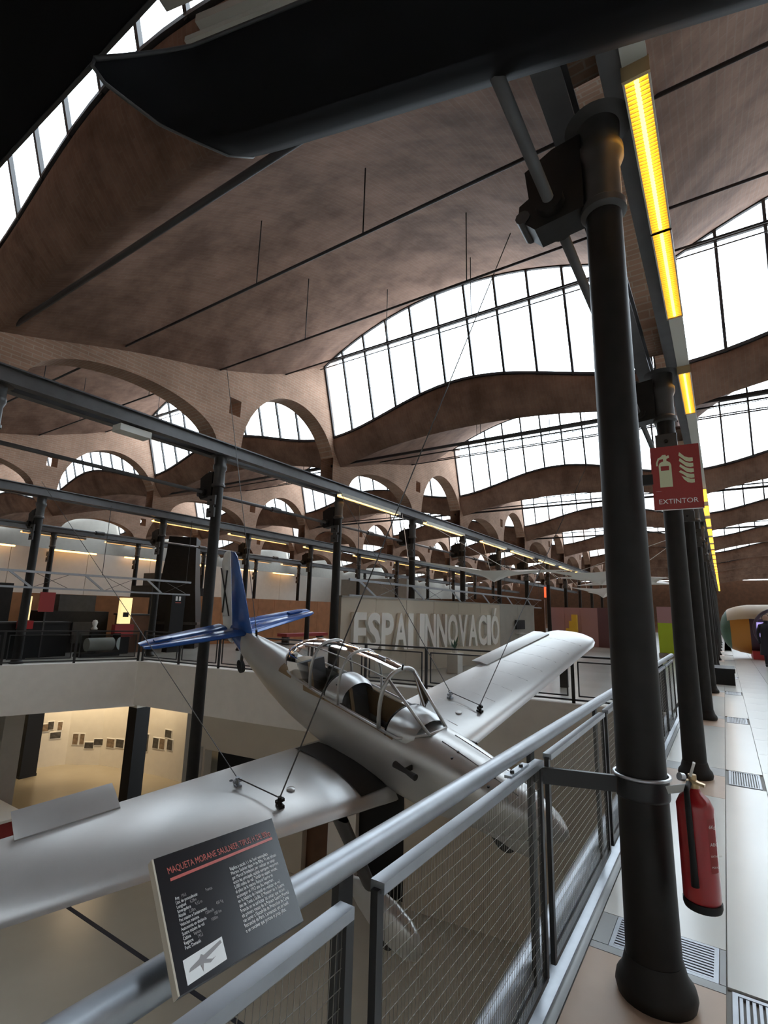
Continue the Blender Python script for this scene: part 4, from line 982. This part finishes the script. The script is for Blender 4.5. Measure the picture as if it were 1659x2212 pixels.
t = thing('fill_light_panel', 'added square panel over the fill light of the lower room', 'lamp', (-17.6, 9.8, -.66)); part('panel_frame', MB().box((-18.2, 9.2, -.67), (-17.0, 10.4, -.62)), 'plastic_white', t)
lo = bpy.data.objects.new('lower_fill', L); COL.objects.link(lo); lo.location = (-17.6, 9.8, -.70)

# ------------------------------------------------------------------ black ceiling panel above the viewer
t = thing('black_ceiling_panel', 'flat black suspended panel in the top left corner', 'panel', (-3, 0.9, 4.3))
part('panel_sheet', MB().box((-6.8, -3.5, 4.31), (3.5, 0.90, 4.36)), 'trough_black', t)
part('panel_edge', MB().bar((-6.8, 0.90, 4.335), (3.5, 0.90, 4.335), .02, .07), 'rail_black', t)
for hx in (-6, -2.2, 2.6): part('drop_rod', MB().tube([(hx, -.6, 4.36), (hx, -.6, 5.6)], .012, 6), 'iron_black', t)

# ------------------------------------------------------------------ ESPAI INNOVACIO letters on their wall
E0 = Vector((-7.71, 10.40, 0)); E1 = Vector((-6.43, 17.04, 0)); ED = (E1 - E0).normalized(); EN = Vector((ED.y, -ED.x, 0)); EL = (E1 - E0).length
def ew(s0, s1, z0, z1, off, th, m, name, par=None): return part(name, band(E0 + ED * s0 - EN * off, E0 + ED * s1 - EN * off, -EN, th, z0, z1), m, par)
w = struct('wall_lettered')
for i in range(8): ew(-.35 + i * 1.22, -.35 + (i + 1) * 1.22 - .012, 0, 1.93, .12, .12, 'wall_beige' if i < 6 else 'wall_grey', 'wall_panel', w)
ew(-.35, 9.41, 1.93, 1.97, .10, .16, 'wall_grey', 'wall_capping', w)
WORD = 'ESPAI INNOVACI\u00d3'; WID = {'E': .8, 'S': .86, 'P': .84, 'A': .92, 'I': .40, 'N': .90, 'O': .90, 'V': .9, 'C': .86, '\u00d3': .90, ' ': .42}
tot = sum(WID[c] for c in WORD); s = 0
LLAB = ['big white letter E that begins the word ESPAI', 'big white letter S in the word ESPAI', 'big white letter P in the word ESPAI', 'big white letter A in the word ESPAI', 'big white letter I that ends the word ESPAI', '',
        'big white letter I that begins the word INNOVACI\u00d3', 'big white letter N, the first of two in INNOVACI\u00d3', 'big white letter N, the second of two in INNOVACI\u00d3', 'big white letter O in the middle of INNOVACI\u00d3', 'big white letter V in INNOVACI\u00d3', 'big white letter A in INNOVACI\u00d3', 'big white letter C in INNOVACI\u00d3', 'big white letter I near the end of INNOVACI\u00d3', 'big white accented letter O that ends INNOVACI\u00d3']
for i, ch in enumerate(WORD):
    wd = WID[ch] / tot * EL
    if ch != ' ':
        pos = E0 + ED * s + Vector((0, 0, .60)) - EN * .065
        o = text(ch, 1.0, 'letter_white', None, Matrix.Identity(4), 'sign_letter', extrude=.055, bold=.028)
        vs = [v.co for v in o.data.vertices]; x0 = min(v.x for v in vs); x1 = max(v.x for v in vs); y0 = min(v.y for v in vs); y1 = max(v.y for v in vs)
        if ch == '\u00d3': y1 = y0 + (y1 - y0) * .80
        for v in o.data.vertices: v.co.x = (v.co.x - x0) / (x1 - x0) * wd * .93; v.co.y = (v.co.y - y0) / (y1 - y0) * .97
        o.matrix_world = frame_of(pos, ED, (0, 0, 1)); MW[o] = o.matrix_world.copy()
        tag(o, LLAB[i], 'letter', 'big white letters of the lettered wall')
    s += wd

# ------------------------------------------------------------------ lattice rails hung over the rear floor
def truss(p, q, zb, zt, n, label, inset=0.0):
    p = Vector(p); q = Vector(q); t = thing('lattice_rail', label, 'truss', p, 'lattice rails above the floor')
    U = Vector((0, 0, 1))
    part('top_chord', MB().bar(p + U * zt, q + U * zt, .05, .06), 'steel_grey', t); part('bottom_chord', MB().bar(p + U * zb, q + U * zb, .04, .05), 'steel_grey', t)
    for i in range(n):
        a = p.lerp(q, (i + .15) / n); c = p.lerp(q, (i + .45) / n); part('strut', MB().bar(a + U * zt, c + U * zb, .03, .05), 'steel_grey', t)
        for (f0, f1) in ((.45, .95), (.95, .45)):
            a = p.lerp(q, (i + f0) / n); c = p.lerp(q, min(1, (i + f1) / n)); part('brace_wire', MB().tube([a + U * zt, c + U * zb], .007, 5), 'iron_dark', t)
    for f in (.02, .35, .68, .98):
        a = p.lerp(q, f); part('drop_rod', MB().tube([a + U * zt, a + U * 4.5], .010, 6), 'iron_dark', t)
truss((-15.05, 1.5, 0), (-15.05, 10.9, 0), 1.99, 2.40, 5, 'pale lattice rail hanging above the left railing')
truss((-7.84, 10.3, 0), (-7.84, 26.7, 0), 1.98, 2.38, 6, 'pale lattice rail hanging in front of the lettered wall')

# ------------------------------------------------------------------ white stretched sails
def sail(name_label, corners, peak):
    C = Vector(peak); K = [Vector(c) for c in corners]; n = len(K); mb = MB(); NB, NR = 8, 7
    for i in range(n):
        a, b = K[i], K[(i + 1) % n]; rows = []
        for r in range(NR + 1):
            f = r / NR; row = []
            for j in range(NB + 1):
                t = j / NB; e = a.lerp(b, t); e = e.lerp(C, .42 * math.sin(PI * t) ** .8 * (1 if True else 0)); e.z = lerp(a.z, b.z, t) - .05 * math.sin(PI * t)
                p = C.lerp(e, f); p.z = lerp(C.z, e.z, f ** .55); row.append(p)
            rows.append(row)
        mb.grid(rows)
    t = thing('fabric_sail', name_label, 'sail', C, 'white fabric sails stretched under the roof'); part('sail_cloth', mb, 'fabric_white', t, True)
    for k in K: part('stay_cord', MB().tube([k, (-7.84 if k.x < -4.2 else -0.56, k.y, 4.5)], .010, 6), 'fabric_white', t)
    return t
sail('white stretched fabric sail, the one nearest the lettered wall', [(-7.6, 12.8, 3.10), (-5.0, 14.0, 2.85), (-4.2, 19.4, 3.25), (-7.5, 19.0, 3.2)], (-6.1, 15.7, 2.62))
sail('white stretched fabric sail, the middle one of the row', [(-5.6, 19.4, 3.25), (-2.2, 19.0, 3.3), (-1.6, 23.6, 3.2), (-6.2, 24.2, 3.3)], (-3.9, 21.4, 2.85))
sail('white stretched fabric sail, highest and farthest right beside the columns', [(-6.5, 24.6, 3.4), (-1.8, 24.2, 3.3), (-1.6, 29.6, 3.3), (-6.8, 30.0, 3.3)], (-3.6, 27.2, 3.75))
sail('white stretched fabric sail hanging farthest away beyond the pink wall', [(-7.6, 31.6, 3.3), (-5.0, 31.2, 3.3), (-4.4, 36.0, 3.2), (-7.5, 36.4, 3.2)], (-6.1, 33.8, 2.75))

# ------------------------------------------------------------------ exhibits beyond the well, right to left
o = struct('wall_exhibit')
for i in range(3): part('wall_panel', MB().box((-8.4 + i * .88, 30.0, 0), (-8.4 + (i + 1) * .88 - .01, 30.15, 2.08)), 'pink_wall', o)
for i in range(2): part('wall_panel', MB().box((-5.76 + i * .9, 30.0, 0), (-5.76 + (i + 1) * .9 - .01, 30.15, 2.10)), 'purple_wall', o)
t = thing('yellow_sculpture', 'yellow stacked block shape in front of the pink wall', 'sculpture', (-7.1, 29.4, 0))
for lo, hi in (((-7.30, 29.3, 0.5), (-6.72, 29.6, .95)), ((-7.12, 29.3, .95), (-6.72, 29.6, 1.35)), ((-6.98, 29.3, 1.35), (-6.72, 29.6, 1.70))): part('block', MB().box(lo, hi), 'yellow_paint', t)
part('stand', MB().box((-7.2, 29.35, 0), (-6.8, 29.55, .5)), 'plastic_white', t)
t = thing('wall_screen', 'small black screen on the grey end of the lettered wall', 'screen', E0 + ED * 8.2)
part('screen_panel', band(E0 + ED * 7.9 - EN * .02, E0 + ED * 8.5 - EN * .02, -EN, .05, 1.10, 1.42), 'plastic_black', t); part('screen_arm', band(E0 + ED * 8.15 - EN * .06, E0 + ED * 8.25 - EN * .06, -EN, .07, 1.2, 1.3), 'iron_dark', t); part('shelf', band(E0 + ED * 7.95 + EN * .1, E0 + ED * 8.45 + EN * .1, -EN, .22, .95, .97), 'plastic_white', t)
t = thing('warning_lamp', 'red glowing lamp hanging in front of the pink wall', 'lamp', (-7.84, 27.5, 2.8)); part('lamp_tube', MB().tube([(-7.84, 27.5, 2.55), (-7.84, 27.5, 3.1)], .05, 10), 'red_glow', t); part('drop_rod', MB().tube([(-7.84, 27.5, 3.1), (-7.84, 27.5, 4.5)], .01, 6), 'iron_dark', t)
t = thing('lime_panel', 'lime green display panel behind the columns of the walkway', 'panel', (-2.1, 25, 0)); part('panel_sheet', MB().box((-2.4, 25, .18), (-1.78, 25.06, 1.42)), 'lime_paint', t); part('panel_base', MB().box((-2.42, 24.85, 0), (-1.76, 25.2, .18)), 'wall_grey', t); part('panel_top', MB().box((-2.4, 25, 1.42), (-1.78, 25.06, 2.1)), 'pink_wall', t)
t = thing('black_bench', 'low black bench beside the columns farther along the walkway', 'bench', (-.1, 16.1, 0)); part('bench_seat', MB().box((-.44, 15.9, .30), (.12, 17.0, .40)), 'plastic_black', t); part('bench_side', MB().box((-.42, 15.92, 0), (.10, 15.98, .30)), 'plastic_black', t); part('bench_side', MB().box((-.42, 16.92, 0), (.10, 16.98, .30)), 'plastic_black', t)
for i, (x, y, sx, h, mt, lb) in enumerate(((-6.30, 13.2, .32, .50, 'plastic_white', 'small white plinth with a plant behind the far railing'), (-3.2, 12.5, .16, .45, 'iron_dark', 'short dark bollard on the floor behind the far wing tip'), (-4.6, 13.6, .9, .28, 'wall_grey', 'low grey display table behind the far wing'))):
    t = thing('display_plinth', lb, 'plinth', (x, y, 0)); part('plinth_block', MB().box((x - sx / 2, y - sx / 2, 0), (x + sx / 2, y + sx / 2, h)), mt, t); part('plinth_top', MB().box((x - sx / 2 - .02, y - sx / 2 - .02, h), (x + sx / 2 + .02, y + sx / 2 + .02, h + .03)), mt, t)
t = thing('potted_plant', 'small green plant on the white plinth behind the far railing', 'plant', (-6.30, 13.2, .53)); part('pot', MB().lathe([(.07, .53), (.09, .63)], (-6.30, 13.2, 0), 12), 'plastic_white', t); mb = MB()
for i in range(16):
    a = random.uniform(0, 6.28); r = random.uniform(.08, .2); z = random.uniform(.72, 1.0); c = Vector((-6.30, 13.2, .63)); e = Vector((-6.30 + r * math.cos(a), 13.2 + r * math.sin(a), z)); mb.prism([c, c.lerp(e, .6) + Vector((.03 * math.sin(a), -.03 * math.cos(a), 0)), e, c.lerp(e, .6) - Vector((.03 * math.sin(a), -.03 * math.cos(a), 0))], (0, 0, .004))
part('leaves', mb, 'pod_green', t, kind='stuff')
# round capsule at the right
t = thing('exhibition_capsule', 'round orange and green exhibition capsule at the right edge', 'capsule', (1.9, 28.6, 0))
def capring(x, r): return [(x, 28.6 + r * math.cos(a), 1.22 + r * math.sin(a)) for a in [2 * PI * i / 28 for i in range(28)]]
part('end_cap', MB().grid([capring(x, r) for x, r in ((-.18, .05), (-.16, .3), (-.08, .55), (.05, .76), (.2, .89))], closed=True), 'pod_green', t, True)
part('body_band', MB().grid([capring(x, r) for x, r in ((.2, .89), (.5, 1.0), (.9, 1.07))], closed=True), 'pod_orange', t, True)
part('body_shell', MB().grid([capring(x, r) for x, r in ((.9, 1.075), (1.6, 1.09), (4.6, 1.09), (4.9, .6))], closed=True), 'pod_purple', t, True)
part('roof_shell', MB().grid([[(x, 28.6 + (r + .015) * math.cos(a), 1.22 + (r + .015) * math.sin(a)) for a in [lerp(.35, PI * .86, i / 14) for i in range(15)]] for x, r in ((.1, .82), (.2, .89), (.5, 1.0), (.9, 1.075), (1.6, 1.09), (4.6, 1.09))]), 'pod_cream', t, True)
part('support', MB().box((.9, 27.3, 0), (4.2, 29.6, .34)), 'pod_red', t)
part('front_ring', MB().tube([(1.9 + .85 * math.cos(a), 27.42, 1.25 + .85 * math.sin(a)) for a in [2 * PI * i / 32 for i in range(33)]], .07, 8, False), 'pod_purple', t, True)
part('screen', MB().prism([(1.12, 27.40, .95), (1.62, 27.40, .90), (1.75, 27.40, 1.55), (1.14, 27.40, 1.55)], (0, -.04, 0)), 'screen_violet', t)
part('red_flash', MB().prism([(1.45, 27.37, .5), (2.2, 27.37, .5), (2.2, 27.37, 1.6), (1.85, 27.37, 1.6)], (0, -.03, 0)), 'pod_red', t)
# person at the right edge
def person(x, y):
    t = thing('person', 'person in a long dark coat standing at the right edge of the picture', 'person', (x, y, 0))
    J = {'pelvis': (0, 0, .95, .15), 'waist': (0, 0, 1.12, .14), 'chest': (0, .0, 1.35, .17), 'neck': (0, 0, 1.53, .062), 'jaw': (0, -.02, 1.60, .075), 'head': (0, -.01, 1.70, .098), 'crown': (0, 0, 1.77, .07),
         'lhip': (-.10, 0, .90, .10), 'lknee': (-.11, -.02, .50, .07), 'lank': (-.11, .02, .09, .045), 'ltoe': (-.12, -.14, .045, .042),
         'rhip': (.10, 0, .90, .10), 'rknee': (.11, -.05, .50, .07), 'rank': (.12, -.03, .09, .045), 'rtoe': (.13, -.19, .045, .042),
         'lsh': (-.20, 0, 1.43, .075), 'lel': (-.27, .02, 1.15, .055), 'lwr': (-.26, -.08, .90, .038), 'lha': (-.255, -.11, .80, .035),
         'rsh': (.20, 0, 1.43, .075), 'rel': (.27, .02, 1.15, .055), 'rwr': (.24, -.12, .95, .038), 'rha': (.22, -.18, .88, .035)}
    nm = list(J); E = [('pelvis', 'waist'), ('waist', 'chest'), ('chest', 'neck'), ('neck', 'jaw'), ('jaw', 'head'), ('head', 'crown'), ('pelvis', 'lhip'), ('lhip', 'lknee'), ('lknee', 'lank'), ('lank', 'ltoe'), ('pelvis', 'rhip'), ('rhip', 'rknee'), ('rknee', 'rank'), ('rank', 'rtoe'), ('chest', 'lsh'), ('lsh', 'lel'), ('lel', 'lwr'), ('lwr', 'lha'), ('chest', 'rsh'), ('rsh', 'rel'), ('rel', 'rwr'), ('rwr', 'rha')]
    me = bpy.data.meshes.new('body'); me.from_pydata([J[n][:3] for n in nm], [(nm.index(a), nm.index(b)) for a, b in E], []); me.materials.append(MATS['coat_navy'])
    o = link('body', me, t); o.modifiers.new('skin', 'SKIN')
    sv = me.skin_vertices[0].data if me.skin_vertices else None
    if sv:
        for i, n in enumerate(nm): sv[i].radius = (J[n][3], J[n][3])
        sv[0].use_root = True
    o.modifiers.new('smooth', 'SUBSURF').render_levels = 2; o.modifiers['smooth'].levels = 1
    part('coat', MB().lathe([(.27, .42), (.25, .7), (.21, 1.0), (.20, 1.15), (.215, 1.35), (.17, 1.47), (.08, 1.52)], (0, 0, 0), 20, False), 'coat_navy', t, True, local=True)
    m = MB(); m.grid([[(.10 * r * math.cos(a), .0 + .11 * r * math.sin(a), z) for a in [2 * PI * i / 16 for i in range(16)]] for z, r in ((1.58, .55), (1.63, .85), (1.70, .98), (1.76, .9), (1.81, .6), (1.83, .2))], closed=True); part('face', m, 'skin', t, True, local=True)
    m = MB(); m.grid([[(.112 * r * math.cos(a), .022 + .112 * r * math.sin(a), z) for a in [lerp(-.35, PI + .35, i / 12) for i in range(13)]] for z, r in ((1.62, .85), (1.70, 1.02), (1.77, .98), (1.82, .7), (1.845, .2))]); part('hair', m, 'plastic_black', t, True, local=True)
person(1.24, 23.1)

# ------------------------------------------------------------------ exhibits on the left, beyond the well
w = struct('wall_wooden')
for i in range(10): part('wall_panel', MB().box((-19.12, 13.3 + i * 1.1, 0), (-19.0, 13.3 + (i + 1) * 1.1 - .012, 2.06)), 'wood_orange', w)
for i in range(7): part('wall_panel', MB().box((-21.12, 4.8 + i * 1.2, 0), (-21.0, 4.8 + (i + 1) * 1.2 - .012, 1.95)), 'wood_orange', w)
w = struct('wall_white_left')
for i in range(8): part('wall_panel', MB().box((-25.3, 6 + i * 3.2, 0), (-25.1, 6 + (i + 1) * 3.2 - .02, 4.0)), 'wall_white', w)
w = struct('wall_rear_dark'); part('wall_panel', MB().box((-18.9, 33, 0), (-9.5, 33.2, 2.6)), 'wood_brown', w); part('wall_panel', MB().box((-25, 31.8, 0), (-19, 32, 4.0)), 'wall_grey', w)
t = thing('dark_chimney', 'tall tapering dark chimney hood standing behind the left railing', 'chimney', (-18.4, 12.9, 0))
part('hood', MB().lathe([(1.25, 0.0), (1.2, .9), (.95, 2.4), (.80, 3.7), (.75, 4.4)], (-18.6, 13.0, 0), 4, True), 'iron_black', t); part('hood_rim', MB().lathe([(1.28, .9), (1.28, 1.0)], (-18.6, 13.0, 0), 4), 'iron_dark', t)
def boxthing(name, label, cat, lo, hi, m, extras=(), group=None):
    t = thing(name, label, cat, ((lo[0] + hi[0]) / 2, (lo[1] + hi[1]) / 2, lo[2]), group); part('body', MB().box(lo, hi), m, t)
    for nm, l2, h2, mt in extras: part(nm, MB().box(l2, h2), mt, t)
    return t
boxthing('display_totem', 'tall black totem with pale lettering near the left railing', 'totem', (-16.75, 11.2, 0), (-16.45, 11.75, 2.06), 'plastic_black', [('totem_print', (-16.449, 11.35, 1.80), (-16.445, 11.43, 1.95), 'print_white'), ('totem_print', (-16.449, 11.48, 1.80), (-16.445, 11.56, 1.95), 'print_white'), ('totem_print', (-16.449, 11.35, 1.72), (-16.445, 11.58, 1.74), 'print_red')])
boxthing('lit_display', 'tall glowing yellow display panel near the dark chimney', 'display', (-17.1, 9.6, 0), (-16.9, 10.05, .95), 'plastic_black', [('lit_face', (-17.08, 9.64, .98), (-16.90, 10.00, 1.84), 'lit_panel'), ('panel_picture', (-16.899, 9.72, 1.20), (-16.895, 9.92, 1.36), 'plastic_black'), ('red_box', (-17.1, 9.5, .55), (-16.88, 10.15, .95), 'red_dull')])
boxthing('lit_display', 'narrow glowing yellow display panel beside the leftmost column', 'display', (-17.1, 6.75, 0), (-16.9, 6.98, .85), 'plastic_black', [('lit_face', (-17.08, 6.78, 1.10), (-16.90, 6.93, 1.78), 'lit_panel'), ('red_box', (-17.1, 6.70, .85), (-16.88, 7.05, 1.08), 'red_paint')])
boxthing('red_poster', 'dark red poster on a post behind the left railing', 'poster', (-17.05, 7.18, 1.34), (-17.02, 7.60, 1.92), 'red_dull', [('poster_post', (-17.045, 7.37, 0), (-17.03, 7.41, 1.34), 'iron_dark')])
boxthing('black_counter', 'long black display counter behind the left railing', 'counter', (-17.8, 4.5, 0), (-17.2, 8.2, 1.0), 'plastic_black', [('counter_top', (-17.85, 4.45, 1.0), (-17.15, 8.25, 1.04), 'rail_black')])
boxthing('black_counter', 'black display counter between the yellow panel and the totem', 'counter', (-18.2, 10.2, 0), (-17.2, 11.1, 1.25), 'wood_brown', [('counter_top', (-18.25, 10.15, 1.25), (-17.15, 11.15, 1.3), 'rail_black')])
boxthing('machine_block', 'bulky dark machine standing left of the dark chimney', 'machine', (-19.7, 7.9, 0), (-18.3, 10.0, 1.35), 'iron_black', [('machine_head', (-19.3, 8.4, 1.35), (-18.5, 9.6, 1.9), 'iron_dark'), ('machine_wheel', (-18.3, 8.8, .3), (-18.22, 9.5, 1.0), 'iron_dark')])
boxthing('machine_block', 'tall dark machine frame at the left edge of the picture', 'machine', (-20.4, 5.0, 0), (-19.0, 7.2, 2.2), 'iron_black', [('machine_head', (-20.2, 5.4, 2.2), (-19.2, 6.8, 2.6), 'iron_dark'), ('machine_shelf', (-19.02, 5.2, .8), (-18.9, 7.0, .9), 'iron_dark')])
boxthing('machine_block', 'dark machine behind the wooden partition near the tail', 'machine', (-23.0, 13.5, 0), (-21.4, 16.4, 2.5), 'iron_black', [('machine_head', (-22.8, 13.9, 2.5), (-21.8, 15.3, 3.1), 'iron_dark')])
t = thing('glass_case', 'low glass case with a white drum behind the left railing', 'case', (-16.6, 8.8, 0))
part('case_plinth', MB().box((-16.85, 8.25, 0), (-16.35, 9.45, .10)), 'plastic_black', t); part('case_glass', MB().box((-16.83, 8.27, .10), (-16.37, 9.43, .70)), 'case_glass', t); part('drum', MB().tube([(-16.6, 8.5, .36), (-16.6, 9.3, .36)], .2, 20), 'plastic_white', t, 40)
t = thing('white_bust', 'small white bust on the counter behind the left railing', 'bust', (-16.9, 8.85, .72)); part('bust_stand', MB().box((-17.0, 8.75, 0), (-16.86, 8.95, .80)), 'plastic_black', t); part('bust_head', MB().lathe([(.09, .80), (.10, .84), (.05, .90), (.07, .96), (.085, 1.03), (.06, 1.09), (.01, 1.11)], (-16.93, 8.85, 0), 14), 'plastic_white', t, True)
boxthing('red_bench_long', 'long dark red bench on the rear floor left of the lettered wall', 'bench', (-17.2, 17.3, .36), (-16.6, 20.2, .50), 'red_dull', [('bench_leg', (-17.1, 17.5, 0), (-16.7, 17.6, .36), 'iron_dark'), ('bench_leg', (-17.1, 19.9, 0), (-16.7, 20.0, .36), 'iron_dark')])
boxthing('dark_cabinet', 'dark brown cabinet between the wooden partition and the lettered wall', 'cabinet', (-15.4, 21.6, 0), (-14.6, 24.6, 2.3), 'wood_brown', [('cabinet_door', (-14.6, 21.65, .1), (-14.57, 23.05, 2.2), 'wood_brown'), ('cabinet_door', (-14.6, 23.15, .1), (-14.57, 24.55, 2.2), 'wood_brown')])

for i in range(6):
    y = 7.2 + i * 3.4
    t = thing('wall_wash_lamp', 'warm strip lamp at the top of the white far left wall, %s from the left' % ORD[i], 'lamp', (-24.9, y, 3.9), 'warm lamps along the top of the far left wall')
    part('bracket', MB().box((-25.1, y + .9, 3.98), (-24.75, y + 1.0, 4.02)), 'iron_dark', t); part('glow_tube', MB().tube([(-24.8, y, 3.94), (-24.8, y + 2.0, 3.94)], .035, 8), 'strip_glow', t, True)
